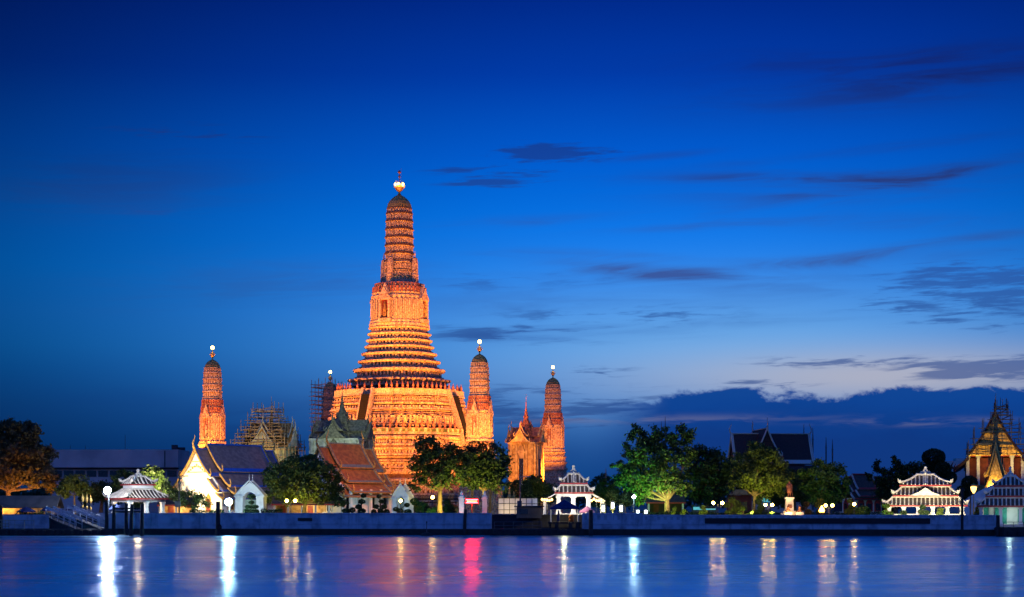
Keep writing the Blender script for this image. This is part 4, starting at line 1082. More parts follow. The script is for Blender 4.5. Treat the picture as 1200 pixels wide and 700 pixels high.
def tree(label, px, Y, blobs, leaf='leaf', n=5000, size=.3, group=None, name='broadleaf_tree', trunk_r=.35, trunk_px=None, cat='tree', dens=1.0, clump=.9, depth=.8):
    """blobs: (px, py, rx_px, rz_px) crown lobes in the photograph's pixels at distance Y"""
    s = sc(Y); bx = X(trunk_px if trunk_px is not None else px, Y)
    root = thing(name, label, cat, (bx, Y, GZ), 0, group)
    B = []
    for b in blobs:
        x, z = X(b[0], Y) - bx, Z(b[1], Y) - GZ
        rx, rz = b[2] * s, b[3] * s
        yo = b[4] if len(b) > 4 else random.uniform(-.35, .35) * rx
        B.append((x, yo, z, rx, rx * depth, rz))
    vol = np.array([b[3] * b[4] * b[5] for b in B]) ** .75; vol /= vol.sum()
    pts = []
    for b, f in zip(B, vol):
        k = int(n * 1.15 * f); nc = max(6, int(k / 55))
        d = RNG.normal(size=(nc, 3)); d /= np.linalg.norm(d, axis=1)[:, None]
        r = RNG.uniform(.35, 1.0, nc) ** .6
        c = np.array(b[:3]) + d * r[:, None] * np.array(b[3:])
        idx = RNG.integers(0, nc, k)
        sig = clump * (.16 * (b[3] + b[5]) / 2 + .12)
        pts.append(c[idx] + RNG.normal(size=(k, 3)) * sig * np.array([1, 1, .7]))
    P = np.concatenate(pts); P = P[P[:, 2] > .15]
    leaf_mesh('crown', P, size, leaf, root)
    mb = MB(); zc = min(b[2] for b in B); top = max(b[2] for b in B)
    fork = max(.8, min(zc * .75, 4.5))
    lean = (random.uniform(-.3, .3), 0)
    mb.tube([(0, 0, -.1), (lean[0] * .4, 0, fork * .5), (lean[0], 0, fork)], [trunk_r * 1.3, trunk_r, trunk_r * .85], 8)
    for b in B:
        e = Vector((b[0], b[1], b[2])); st_ = Vector((lean[0], 0, fork)); mid = st_.lerp(e, .5) + Vector((0, 0, -.1 * (e - st_).length * .5))
        mb.tube([st_, mid, e], [trunk_r * .6, trunk_r * .4, trunk_r * .15], 6)
        for _ in range(3):
            t = Vector((b[3] * random.uniform(-.8, .8), b[4] * random.uniform(-.8, .8), b[5] * random.uniform(-.3, .8)))
            mb.tube([mid.lerp(e, .5), e + t], [trunk_r * .22, trunk_r * .06], 4)
    mb.build('trunk', 'bark', root)
    return root
G1 = 'broadleaf trees along the temple bank'
tree('big dark spreading tree at the left edge, underside lit orange', 10, 328, [(8, 505, 24, 14), (32, 510, 20, 14), (-12, 520, 26, 18), (22, 530, 28, 16), (45, 532, 18, 12), (10, 553, 32, 16), (42, 556, 22, 14), (62, 565, 12, 10), (-18, 560, 22, 18)], 'leaf_brown', 15000, .36, G1, trunk_r=.5)
tree('small yellow lit tree between the left tents and white floodlamp', 88, 322, [(86, 566, 14, 11), (98, 574, 9, 8), (76, 574, 9, 8)], 'leaf_yellow', 3000, .26, G1, trunk_r=.18)
tree('dark tree rising behind the left lattice roofed pavilion', 172, 330, [(150, 562, 16, 13), (178, 562, 17, 14), (190, 575, 12, 12), (160, 580, 18, 14)], 'leaf', 5000, .28, G1)
tree('thin bushy tree before the glowing white gable, utility pole at its left', 226, 312, [(218, 585, 14, 9), (234, 588, 12, 9), (206, 582, 9, 10), (198, 572, 7, 9)], 'leaf_yellow', 2200, .2, G1, trunk_r=.12, clump=1.1)
tree('wide rounded tree between the two gabled halls', 352, 318, [(350, 548, 24, 14), (330, 560, 22, 16), (374, 558, 22, 18), (318, 576, 14, 14), (352, 574, 28, 18), (385, 578, 15, 16), (365, 540, 12, 10), (390, 562, 10, 13), (397, 585, 9, 12)], 'leaf_yellow', 11000, .27, G1, trunk_r=.35, trunk_px=356)
tree('tall tree with lit yellow trunk before the great tower', 515, 316, [(503, 524, 15, 15), (520, 535, 18, 14), (496, 545, 14, 14), (490, 565, 9, 11), (530, 556, 16, 16), (512, 557, 14, 14), (540, 540, 12, 16)], 'leaf', 6800, .27, G1, trunk_r=.42, clump=1.0)
tree('dark broad tree over the red sign', 568, 322, [(560, 536, 18, 15), (580, 540, 16, 18), (566, 556, 20, 16), (550, 560, 14, 14), (586, 562, 12, 18)], 'leaf_dark', 7000, .28, G1)
tree('dark tree behind the arm lamp post, left of the middle pavilion', 640, 330, [(630, 570, 15, 14), (645, 576, 12, 13), (622, 584, 14, 14)], 'leaf_dark', 4500, .26, G1)
tree('small dark tree at the left foot of the big floodlit tree', 708, 345, [(708, 572, 9, 12), (716, 580, 10, 12), (700, 585, 8, 10)], 'leaf_dark', 2500, .27, G1)
tree('big floodlit tree with pale forked trunk right of the middle pavilion', 784, 322, [(748, 512, 14, 14), (772, 515, 17, 15), (798, 514, 16, 14), (738, 530, 12, 11), (760, 535, 22, 16), (790, 540, 20, 16), (724, 548, 9, 8), (740, 560, 20, 16), (770, 562, 24, 16), (795, 570, 14, 14), (752, 580, 18, 12), (808, 530, 8, 12)], 'leaf', 15000, .27, G1, trunk_r=.5, trunk_px=782, clump=.8)
tree('dark tree wedged between the two floodlit trees', 830, 338, [(822, 540, 18, 18), (840, 550, 18, 20), (830, 572, 22, 18), (812, 565, 14, 18)], 'leaf_dark', 8000, .3, G1)
tree('yellow lit tree leaning over the bronze statue', 885, 318, [(890, 530, 18, 13), (872, 542, 16, 14), (905, 542, 18, 14), (886, 556, 24, 15), (915, 560, 14, 12), (866, 565, 12, 12), (900, 574, 20, 10)], 'leaf_yellow', 10000, .25, G1, trunk_r=.3, trunk_px=883, clump=.8)
tree('round dark green tree right of the bronze statue', 965, 322, [(962, 555, 22, 16), (978, 560, 16, 16), (945, 562, 13, 14), (965, 575, 26, 16), (988, 568, 10, 12)], 'leaf', 9000, .26, G1, clump=.7)
tree('ragged dark tree left of the three tiered pavilion', 1050, 330, [(1028, 546, 5, 6), (1035, 560, 10, 12), (1052, 552, 8, 14), (1046, 575, 18, 16), (1066, 556, 14, 14), (1070, 575, 16, 16), (1018, 560, 4, 5), (1050, 538, 4, 7)], 'leaf_dark', 8500, .25, G1)
tree('dark low tree behind the small red eaved hall', 1040, 352, [(1030, 580, 14, 14), (1045, 585, 16, 14)], 'leaf_dark', 3500, .27, G1)
tree('dark tree filling the gap behind the left landing', 118, 345, [(118, 575, 14, 12), (104, 582, 14, 12), (132, 582, 12, 12)], 'leaf_dark', 3500, .28, G1)
tree('dark tree mass behind the yellow lit tree, hiding the hall foot', 872, 352, [(860, 560, 20, 18), (885, 566, 20, 18), (905, 575, 16, 16)], 'leaf_dark', 6000, .32, G1)
tree('dark tree mass behind the bronze statue', 932, 350, [(925, 566, 16, 16), (940, 575, 16, 16), (918, 582, 14, 14)], 'leaf_dark', 4500, .32, G1)
tree('dark tree filling the gap right of the round green tree', 996, 350, [(990, 578, 12, 14), (1000, 586, 12, 12)], 'leaf_dark', 3000, .3, G1)
def topiary(label, px, Y, balls, leaf='leaf', size=.13, n=1500, name='cloud_pruned_tree', cat='topiary', g='cloud pruned shrubs behind the river wall'):
    s = sc(Y); bx = X(px, Y); root = thing(name, label, cat, (bx, Y, GZ), 0, g)
    tot = sum(b[2] ** 2 for b in balls); pts = []; mb = MB()
    mbi = MB()
    for b in balls:
        c = np.array((X(b[0], Y) - bx, random.uniform(-.2, .2), Z(b[1], Y) - GZ)); r = b[2] * s; rz = (b[3] if len(b) > 3 else b[2] * .8) * s
        k = int(n * b[2] ** 2 / tot)
        d = RNG.normal(size=(k, 3)); d /= np.linalg.norm(d, axis=1)[:, None]
        pts.append(c + d * np.array((r, r, rz)) * RNG.uniform(.82, 1.06, k)[:, None])
        mb.tube([(0, 0, max(.1, c[2] * .55)), tuple(c)], [.07, .04], 5)
    P = np.concatenate(pts); P = P[P[:, 2] > .03]
    leaf_mesh('crown', P, size, leaf, root)
    zt = max(Z(b[1], Y) - GZ for b in balls)
    mb.tube([(0, 0, -.05), (random.uniform(-.15, .15), 0, zt * .5), (0, 0, zt)], [.12, .1, .05], 6); mb.build('trunk', 'bark', root)
    return root
topiary('dark cloud pruned tree before the white arch gate', 295, 309, [(295, 582, 4.5, 3), (294.5, 589, 3.2, 2), (291, 594, 4, 2), (299, 594, 4, 2), (289, 599, 3.6, 2.4), (300, 599.5, 3.6, 2.4), (295, 599, 3.5, 2.4)], 'leaf_dark', n=3000)
topiary('pruned tree left of the white hall wall, three dark balls', 424, 309, [(426, 581, 3, 2.4), (424, 588, 4, 2.6), (420, 594, 3.6, 2.6), (424, 599, 4.5, 3), (406, 599, 5, 3), (413, 598, 3.5, 3)], 'leaf_dark', n=2600)
topiary('pruned shrub with many dark tufts before the turquoise wall', 446, 309, [(444, 582, 2.6, 2), (447, 588, 3, 2.2), (441, 594, 3, 2.4), (450, 594, 3.4, 2.4), (438, 600, 3, 2.6), (446, 599, 3.4, 3), (453, 600, 3.4, 3)], 'leaf_dark', n=2600)
topiary('dark pruned shrub beneath the single amber lamp', 466, 309, [(464, 597, 3.4, 2.4), (469, 599, 3.4, 3), (477, 592, 3, 2.4), (478, 600, 4, 3)], 'leaf_dark', n=1600)
topiary('broad dome shaped clipped bush left of the lit trunk', 494, 309, [(494, 596, 9, 7.5), (486, 588, 5, 4)], 'leaf', n=2800, name='clipped_bush', cat='bush')
topiary('small bush lit bright green beside the dome bush', 505, 307, [(504, 600, 4.5, 4), (509, 598, 3, 3)], 'leaf_yellow', n=1100, name='clipped_bush', cat='bush')
topiary('dark dome bush right of the lit trunk', 528, 309, [(528, 597, 9, 6), (524, 589, 4, 3.5)], 'leaf_dark', n=2600, name='clipped_bush', cat='bush')
topiary('tall rounded clipped tree left of the arm lamp post', 606, 316, [(605, 577, 7, 14)], 'leaf_dark', n=2600, size=.16, name='clipped_tree')
topiary('tall rounded clipped tree right of the arm lamp post', 618, 318, [(618, 577, 6, 14)], 'leaf_dark', n=2400, size=.16, name='clipped_tree')
topiary('yellow lit ball topped tree left of the cyan lamp', 718, 312, [(717, 581, 6.5, 6), (718, 596, 3, 3)], 'leaf_yellow', n=2400, size=.15)
topiary('dark ball topped tree under the cyan lamp', 733, 313, [(735, 585, 10, 8), (728, 588, 6, 5)], 'leaf_dark', n=2400, size=.16)
for px, lab in ((790, 'first small pale pruned shrub right of the forked trunk'), (802, 'low flat pale shrub between two taller pale ones'), (824, 'bright pale three lobed shrub before the teal stall')):
    bl = {790: [(790, 596, 2.4, 2), (788, 601, 3, 2)], 802: [(802, 599, 3, 1.8), (800, 602, 2.5, 1.5)], 824: [(824, 595, 3.4, 2.2), (822, 601, 3.6, 2.6), (826, 600, 3, 2.4)]}[px]
    topiary(lab, px, 306, bl, 'leaf_yellow', n=900)
topiary('big multi ball pruned tree right of the first globe lamps', 858, 309, [(858, 586, 4, 3.4), (864, 590, 4.5, 3.6), (852, 592, 4, 3), (862, 597, 5, 3.6), (854, 601, 4.5, 3)], 'leaf_yellow', n=3000)
topiary('bright two lobed shrub between the globe lamp pairs', 870, 306, [(870, 596, 4, 3), (867, 602, 3, 2), (876, 603, 2.4, 1.5)], 'leaf_yellow', n=1200)
topiary('mid green pruned tree left of the second globe lamps', 890, 309, [(889, 588, 4, 3.4), (892, 595, 4.4, 3.4), (888, 601, 4.5, 3.4)], 'leaf', n=2200)
topiary('pruned tree lit amber right of the lion figures', 945, 309, [(945, 591, 4, 3), (941, 596, 3, 2.4), (947, 600, 4, 3)], 'leaf_brown', n=1700)
topiary('pruned tree left of the third globe lamps with pale top', 960, 309, [(961, 586, 3.4, 2.4), (958, 592, 4, 3), (962, 600, 5, 3.4)], 'leaf_yellow', n=2000)
topiary('amber lit pruned tree at the single globe lamp', 997, 309, [(996, 587, 3, 2.4), (998, 594, 4, 3), (994, 600, 5, 3.6), (1003, 598, 3.6, 3)], 'leaf_yellow', n=2200)
topiary('wide rounded bush right of the single globe lamp', 1012, 308, [(1012, 599, 8, 6), (1005, 600, 6, 5)], 'leaf', n=2600, name='clipped_bush', cat='bush')
topiary('bright green cloud pruned tree at the pavilion left corner', 1039, 302, [(1038, 593, 4.4, 2.6), (1037, 600, 3.6, 2.2), (1043, 602, 4, 2.4), (1036, 605, 4, 2)], 'leaf_yellow', n=2400)
topiary('small dark pruned tree between the pavilion left columns', 1059, 300, [(1059, 601, 3.6, 2.4), (1060, 605, 4, 2)], 'leaf_dark', n=1300)
topiary('dark ball pruned tree between the pavilion middle columns', 1082, 300, [(1081.5, 594.5, 3.4, 2.4), (1079, 600, 3.4, 2.4), (1085, 601, 3.6, 2.6), (1081, 605, 5, 2)], 'leaf_dark', n=1900)
topiary('lime lit stacked shrub between the pavilion right columns', 1102, 300, [(1102, 597.5, 3.6, 2.2), (1101, 602, 4, 2.2), (1103, 606, 3.6, 2)], 'leaf_yellow', n=1700)
topiary('huge dark mushroom clipped tree behind the three tiered pavilion', 1097, 338, [(1094, 536, 13, 9.5), (1100, 550, 14, 10), (1113, 560, 8, 7), (1086, 552, 9, 8)], 'leaf_dark', n=9000, size=.2, name='clipped_tree')
topiary('dark round clipped tree between the right hall columns', 1137, 318, [(1136, 566, 9, 8), (1128, 577, 8, 8), (1122, 586, 7, 7)], 'leaf_dark', n=3600, size=.18, name='clipped_tree')
topiary('amber lit shrub at foot of gatehouse wing wall', 1148, 314, [(1148, 597, 4.5, 4), (1146, 602, 4, 3)], 'leaf_yellow', n=1400)
def hedge(label, p0, p1, Y, top, leaf):
    x0, x1 = X(p0, Y), X(p1, Y); h = Z(top, Y) - GZ; n = int((x1 - x0) * h * 150)
    P = np.stack([RNG.uniform(x0, x1, n), Y + RNG.uniform(-.5, .5, n), GZ + h * RNG.uniform(0, 1, n) ** .6 + RNG.normal(size=n) * .08], 1)
    P[:, 2] += .12 * np.sin(P[:, 0] * 1.7) * (P[:, 2] - GZ) / max(h, .1)
    me = leaf_mesh('hedge', P - np.array((x0, Y, GZ)), .15, leaf, None); me.location = (x0, Y, GZ); tag(me, label, 'hedge')
hedge('dark hedge left of the white arch gate', 222, 262, 309, 598, 'leaf_dark')
hedge('dark hedge under the wide tree, right of the arch gate', 306, 332, 309, 597, 'leaf_dark')
hedge('clipped green hedge under the big floodlit tree', 748, 830, 316, 600.5, 'leaf')
hedge('low dark hedge along the statue garden', 830, 1034, 313, 601, 'leaf_dark')
hedge('low hedge with lit tips on the left terrace', 18, 60, 306, 600.5, 'leaf_yellow')
# palms peeping over the dark tree
def palm(label, px, Y, top, n=13):
    h = Z(top, Y) - GZ; root = thing('palm_tree', label, 'palm', (X(px, Y), Y, GZ), 0, 'palms behind the dark broad tree')
    mb = MB(); mb.tube([(0, 0, 0), (.2, 0, h * .5), (0, 0, h)], [.28, .2, .16], 7); mb.build('trunk', 'bark', root)
    mb = MB()
    for i in range(n):
        a = 2 * pi * i / n + random.uniform(-.2, .2); L = random.uniform(2.2, 3.0); upv = random.uniform(.1, .9)
        pts = [Vector((cos(a) * L * t, sin(a) * L * t, h + upv * L * t - 1.15 * L * t * t)) for t in (0, .25, .5, .75, 1)]
        sd = Vector((-sin(a), cos(a), 0))
        for k in range(4):
            for s_ in (-1, 1):
                for m_ in range(3):
                    p0 = pts[k].lerp(pts[k + 1], m_ / 3); q0 = p0 + sd * s_ * (.75 - .12 * k) + (pts[k + 1] - pts[k]) * .6 + Vector((0, 0, -.3)); w0 = (pts[k + 1] - pts[k]) * .16
                    mb.add([p0, p0 + w0, q0], [(0, 1, 2)])
    mb.build('frond_crown', 'leaf_dark', root)
palm('palm crown left of the bright corner tower foot', 553, 340, 518)
palm('palm crown right of the bright corner tower foot', 574, 344, 520)
# far tree belt
def belt():
    n = 26000; x = RNG.uniform(-330, 330, n); Yb = 700 + RNG.uniform(-15, 15, n)
    hh = 7.5 + 3.5 * np.sin(x * .05) + 2.2 * np.sin(x * .17 + 1) + 1.6 * np.sin(x * .41)
    z = GZ + hh * RNG.uniform(0, 1, n) ** .5
    o = leaf_mesh('far_tree_belt', np.stack([x, Yb, z], 1), .9, 'leaf_dark', None)
    tag(o, 'distant dark tree line along the horizon', 'woodland', kind='stuff')
belt()

# ------------------------------------------------------------------ lamps
GL = 'globe lamps along the promenade'
def globe_lamp(label, pxs, py, Y, r=.26):
    c = sum(pxs) / len(pxs); bx = X(c, Y); root = thing('globe_lamp', label, 'street lamp', (bx, Y, GZ), 0, GL)
    h = Z(py, Y) - GZ
    mb = MB(); mb.tube([(0, 0, 0), (0, 0, .3), (0, 0, h - .2)], [.14, .08, .06], 6)
    for px in pxs:
        x = X(px, Y) - bx; mb.tube([(0, 0, h - .7), (x * .6, 0, h - .65), (x, 0, h - r)], .045, 5); mb.revolve([(.1, h - r - .12), (.17, h - r)], 8, (x, 0))
    mb.build('lamp_post', 'steel', root)
    for px in pxs: mb = MB(); mb.ball((X(px, Y) - bx, 0, h), r, 0, 8, 6); mb.build('lamp_globe', 'bulb_warm', root)
globe_lamp('twin globe lamp under the wide tree between halls', (336, 346), 587, 307)
globe_lamp('single globe lamp left of the pale arch gate', (469.5,), 587, 306)
globe_lamp('single globe lamp close to the lit yellow trunk', (507,), 583, 312)
globe_lamp('twin globe lamp left of the multi ball pruned tree', (836, 846.5), 589.5, 304)
globe_lamp('twin globe lamp just left of the bronze statue', (897, 905), 592, 304, .25)
globe_lamp('twin globe lamp between round tree and flame', (967.5, 975.5), 592.5, 304, .24)
globe_lamp('single globe lamp before the small red eaved hall', (1001,), 591, 304)
def pole_lamp(label, px, py, Y, m_, r, base=GZ, px_pole=None, arm=True):
    h = Z(py, Y) - base; root = thing('floodlamp_pole', label, 'flood lamp', (X(px, Y), Y, base))
    mb = MB(); mb.tube([(0, .9, 0), (0, .9, h + .5)], [.14, .09], 6); mb.tube([(0, .9, h + .45), (0, .2, h + .45)], .06, 5); mb.build('pole', 'steel', root)
    mb = MB(); mb.box((0, .5, h), (r, .8, r)); mb.build('lamp_hood', 'steel', root)
    mb = MB(); mb.ball((0, 0, h - .05), r, 0, 10, 7); mb.build('lamp_glass', m_, root)
pole_lamp('dazzling blue white floodlamp on a pole at the left landing', 126, 574.5, 303, 'bulb_white', .6, 0.0)
pole_lamp('dazzling cool white floodlamp before the arch gate', 268, 588, 305, 'bulb_cyan', .6)
pole_lamp('small cyan floodlamp under the big floodlit tree', 743, 582, 309, 'bulb_cyan', .26)
# lit white display lanterns right of middle pavilion
for px, py, hh, lab in ((707, 596, 1.5, 'bright white light box just right of the middle pavilion'), (718, 592.5, 1.3, 'white light box under the yellow ball tree'), (728, 596, 1.4, 'white light box left of the dark ball tree'), (747.5, 600, .8, 'low cyan light box beneath the cyan floodlamp'), (757, 600, .8, 'rightmost low cyan light box beneath the big tree')):
    Y = 308; root = thing('light_box', lab, 'light box', (X(px, Y), Y, GZ), 0, 'lit display boxes')
    z = Z(py, Y) - GZ; mb = MB(); mb.box((0, 0, z), (.42, .3, hh * .7)); mb.build('lit_panel', 'bulb_shop', root)
    mb = MB(); mb.box((0, .17, z), (.75, .06, hh + .2)); mb.box((0, .1, (z - hh / 2) / 2), (.14, .14, max(.15, z - hh / 2))); mb.build('box_frame', 'steel', root)
# gold string lanterns at the middle pavilion side roofs
for px, lab in ((641, 'cluster of amber lanterns under left side roof'), (699, 'cluster of amber lanterns under right side roof')):
    Y = 309.2; root = thing('lantern_cluster', lab + ' of the middle pavilion', 'lantern', (X(px, Y), Y, GZ), 0, 'amber lantern clusters')
    z = Z(586, Y) - GZ
    mb = MB()
    mb.tube([(-.9, 0, z + .35), (.9, 0, z + .35)], .04, 4); mb.tube([(0, .1, 0), (0, .1, z + .35)], .05, 5); mb.build('hanger', 'steel', root)
    for i in range(5): mb = MB(); mb.ball((-.85 + i * .42, 0, z + random.uniform(-.15, .15)), .2, 0, 8, 5, (1, 1, 1.2)); mb.build('lantern', 'bulb_warm_dim', root)
# red sign
Y = 311
rs = thing('red_sign', 'glowing red sign board with amber bar beneath the dark tree', 'sign', (X(553, Y), Y, GZ))
z = Z(587.5, Y) - GZ
mb = MB(); mb.box((0, 0, z), (2.3, .14, .8)); mb.box((0, .05, z - .9), (.14, .14, z * 1.0)); mb.build('sign_board', 'red_trim', rs)
mb = MB()
for k in (-.27, .27): mb.tube([(-1.05, -.13, z + k), (1.05, -.13, z + k)], .07, 5)
mb.build('red_tube', 'bulb_red', rs)
mb = MB()
mb.box((0, -.12, z), (1.8, .08, .22))
mb.build('amber_panel', 'bulb_amber', rs)
# white gateway columns
for px, lab in ((541, 'white gate pillar with crown left of the red sign'), (568, 'pale gate pillar right of the red sign')):
    Y = 312; root = thing('gate_pillar', lab, 'pillar', (X(px, Y), Y, GZ), 0, 'white gate pillars'); h = Z(585, Y) - GZ
    mb = MB(); mb.box((0, 0, h / 2), (.85, .85, h)); mb.box((0, 0, h + .12), (1.1, 1.1, .24)); mb.box((0, 0, .25), (1.1, 1.1, .5)); mb.build('shaft', 'white', root)
    mb = MB(); mb.revolve([(.42, h + .24), (.5, h + .5), (.2, h + .8), (.26, h + 1.0), (.02, h + 1.5)], 8); mb.build('crown', 'white', root)
# flame bowl
Y = 304; fb = thing('fire_bowl', 'amber flame in a low bowl right of the statue garden', 'fire bowl', (X(963, Y), Y, GZ))
mb = MB(); mb.revolve([(.2, 0), (.12, .3), (.5, .6), (.55, .7), (.1, .68)], 10); mb.build('bowl', 'bronze', fb)
mb = MB(); mb.revolve([(.42, .7), (.5, .95), (.3, 1.35), (.05, 1.8)], 8); mb.build('flame', 'flame', fb)

# ------------------------------------------------------------------ statues
def figure(root, base, h, m_):
    me = bpy.data.meshes.new('figure'); k = h / 1.9
    V = [(0, 0, .98, .17, .13), (0, 0, 1.2, .16, .11), (0, 0, 1.45, .2, .12), (0, 0, 1.6, .07, .07), (0, -.01, 1.72, .1, .11), (0, 0, 1.86, .07, .08),
         (.1, 0, .9, .12, .12), (.11, -.02, .5, .085, .085), (.12, 0, .1, .06, .06), (.13, -.12, .04, .05, .04),
         (-.1, 0, .9, .12, .12), (-.11, -.04, .5, .085, .085), (-.12, -.05, .1, .06, .06), (-.13, -.17, .04, .05, .04),
         (.22, 0, 1.46, .08, .08), (.3, 0, 1.2, .06, .06), (.26, -.14, .98, .045, .045), (.25, -.2, .92, .04, .03),
         (-.22, 0, 1.46, .08, .08), (-.29, .02, 1.2, .06, .06), (-.29, -.04, .95, .045, .045), (-.29, -.06, .86, .04, .03)]
    E = [(0, 1), (1, 2), (2, 3), (3, 4), (4, 5), (0, 6), (6, 7), (7, 8), (8, 9), (0, 10), (10, 11), (11, 12), (12, 13), (2, 14), (14, 15), (15, 16), (16, 17), (2, 18), (18, 19), (19, 20), (20, 21)]
    me.from_pydata([(a * k, b * k, base + c * k) for a, b, c, *_ in V], E, [])
    me.materials.append(M[m_])
    o = bpy.data.objects.new('figure', me); COL.objects.link(o); o.parent = root
    o.modifiers.new('skin', 'SKIN'); s_ = o.modifiers.new('sub', 'SUBSURF'); s_.levels = 1; s_.render_levels = 2
    for i, v in enumerate(V): me.skin_vertices[0].data[i].radius = (v[3] * k, v[4] * k)
    me.skin_vertices[0].data[0].use_root = True
    return o
Y = 306
ped = thing('statue_pedestal', 'pale stepped pedestal under the standing bronze figure', 'pedestal', (X(925, Y), Y, GZ)); hp = Z(583, Y) - GZ
mb = MB(); mb.box((0, 0, .25), (2.6, 2.6, .5)); mb.box((0, 0, .7), (1.9, 1.9, .4)); mb.box((0, 0, hp * .5 + .3), (1.35, 1.35, hp - 1.0), 0, 0, .86); mb.box((0, 0, hp - .12), (1.5, 1.5, .25)); mb.build('plinth', 'stone_white', ped)
mb = MB(); mb.box((0, -.62, hp * .5), (.7, .06, .8)); mb.build('inscription_plate', 'bronze', ped)
stt = thing('bronze_statue', 'standing bronze man in long coat on the pale pedestal', 'statue', (X(925, Y), Y, GZ + hp))
figure(stt, 0.02, 2.85, 'bronze')
mb = MB(); mb.loft([[(r1 * cos(t), r2 * sin(t), z) for t in [2 * pi * i / 12 for i in range(12)]] for r1, r2, z in ((.42, .3, .75), (.38, .28, 1.2), (.33, .24, 1.55), (.36, .24, 1.9), (.3, .2, 2.25))], 0, True, True); mb.build('coat', 'bronze', stt, smooth=True)
mb = MB(); mb.box((0, 0, .0), (.95, .8, .08)); mb.tube([(.42, -.3, 1.35), (.46, -.38, .06)], .035, 5); mb.build('base_and_cane', 'bronze', stt)
def lion(label, px, Y, h):
    root = thing('lion_statue', label, 'statue', (X(px, Y), Y, GZ), 0, 'guardian lions beside the pedestal')
    mb = MB(); mb.box((0, 0, .3), (1.3, .9, .6)); mb.box((0, 0, .66), (1.1, .75, .12)); mb.build('plinth', 'stone_white', root)
    k = h
    mb = MB()
    mb.loft([[(rx * cos(t) + 0, oy + ry * sin(t), .72 + z * k) for t in [2 * pi * i / 10 for i in range(10)]] for rx, ry, oy, z in ((.30, .34, .12, 0), (.32, .34, .12, .2), (.27, .27, .02, .45), (.24, .22, -.06, .62), (.16, .16, -.1, .74), (.22, .22, -.12, .85), (.2, .2, -.14, .98), (.08, .1, -.12, 1.08))], 0, True, True)
    mb.ball((0, -.36, .72 + .86 * k), .1, 0, 6, 4)
    for s_ in (-1, 1):
        mb.tube([(s_ * .17, -.2, .72 + .5 * k), (s_ * .18, -.26, .74)], [.1, .075], 6); mb.ball((s_ * .18, -.32, .78), .09, 0, 6, 4); mb.ball((s_ * .14, -.1, .72 + 1.06 * k), .06, 0, 6, 4)
        mb.ball((s_ * .26, .1, .86), .2, 0, 8, 5)
    mb.build('lion_body', 'bronze', root, smooth=True)
lion('small seated lion figure directly before the pedestal', 923.5, 303.2, .95)
lion('small seated lion figure right of the pedestal', 937, 304, .95)
# gilded figures on the white lattice board near middle landing
Y = 309
lb = thing('lattice_board', 'white lattice board wall behind the middle pontoon', 'board wall', (X(607, Y), Y, GZ)); h = Z(584, Y) - GZ; L = 46 * sc(Y)
mb = MB(); mb.box((0, 0, h / 2 + .2), (L, .12, h - .4)); mb.build('panel', 'white', lb)
mb = MB()
for i in range(8): mb.box((-L / 2 + i * L / 7, -.1, h / 2), (.1, .08, h))
for zz_ in (.35, .7, 1.0): mb.box((0, -.16, h * zz_), (L, .04, .09))
mb.build('lattice', 'steel', lb)
for px, lab, hh in ((588, 'small gilded figure at left on the lattice board', 1.3), (597, 'larger gilded figure pair on the lattice board', 1.6)):
    root = thing('gilded_figure', lab, 'statue', (X(px, Y + 1), Y + 1, Z(584.5, Y)), 0)
    mb = MB(); mb.revolve([(.3, -1.2), (.3, -.1), (.34, 0), (.36, .25 * hh), (.2, .5 * hh), (.26, .62 * hh), (.12, .75 * hh), (.16, .86 * hh), (.03, 1.1 * hh)], 8)
    if px == 597: mb.revolve([(.26, -1.2), (.24, .2), (.2, .6), (.1, .75), (.15, .9), (.02, 1.3)], 8, (.75, 0))
    mb.build('body', 'gold', root)
# row of lamp-posts with gilded tops at left landing
for k, (px, lab) in enumerate(((97, 'gilded lotus post nearest the left gangway'), (102, 'middle gilded lotus post at left landing'), (106.5, 'gilded lotus post nearest the white floodlamp'))):
    Y = 308; root = thing('lotus_post', lab, 'ornamental post', (X(px, Y), Y, GZ), 0, 'gilded lotus posts'); h = Z(585 + k, Y) - GZ
    mb = MB(); mb.tube([(0, 0, 0), (0, 0, h)], .07, 6); mb.build('post', 'steel', root)
    mb = MB(); mb.revolve([(.08, h - .5), (.25, h - .1), (.28, h + .2), (.1, h + .6), (.02, h + 1.0)], 8); mb.revolve([(.06, h - 1.6), (.2, h - 1.3), (.06, h - 1.0)], 8); mb.build('lotus_bud', 'gold', root)

# ------------------------------------------------------------------ poles and piles
def pile(label, px, Y, top, r=.28, lean=0.0, tyre=False, base=-1.0):
    zt = Z(top, Y); root = thing('mooring_pile', label, 'mooring pile', (X(px, Y), Y, 0), 0, 'mooring piles in the river')
    mb = MB(); mb.tube([(0, 0, base), (lean * .5, 0, zt / 2), (lean, 0, zt)], [r * 1.1, r, r * .95], 8); mb.build('shaft', 'timber', root)
    if tyre:
        mb = MB(); pts = [(.45 + .0, -.35 + .5 * cos(t) * .3, 1.3 + .5 * sin(t)) for t in [2 * pi * i / 12 for i in range(13)]]
        mb.tube([(.2 + .38 * cos(t), -.36, 1.35 + .42 * sin(t)) for t in [2 * pi * i / 12 for i in range(13)]], .13, 6); mb.build('tyre_fender', 'rubber', root)
for px, Y, top, lab, lean in ((125, 296, 588, 'leftmost tall pile of the left landing', 0), (133, 294, 591, 'second pile of the left landing dolphin', 0.1), (148, 294, 590, 'third pile of the left landing dolphin', 0), (153, 290, 591, 'fourth pile of the left landing, leaning slightly', .25), (166, 290, 591, 'rightmost pile of the left landing dolphin', .12)):
    pile(lab, px, Y, top, .3, lean)
mb = MB(); Y = 291.6
for z in (4.15, 4.65): mb.box((X(150, Y), Y, Z(596 if z < 4.4 else 600, Y)), (34 * sc(Y), .18, .28))
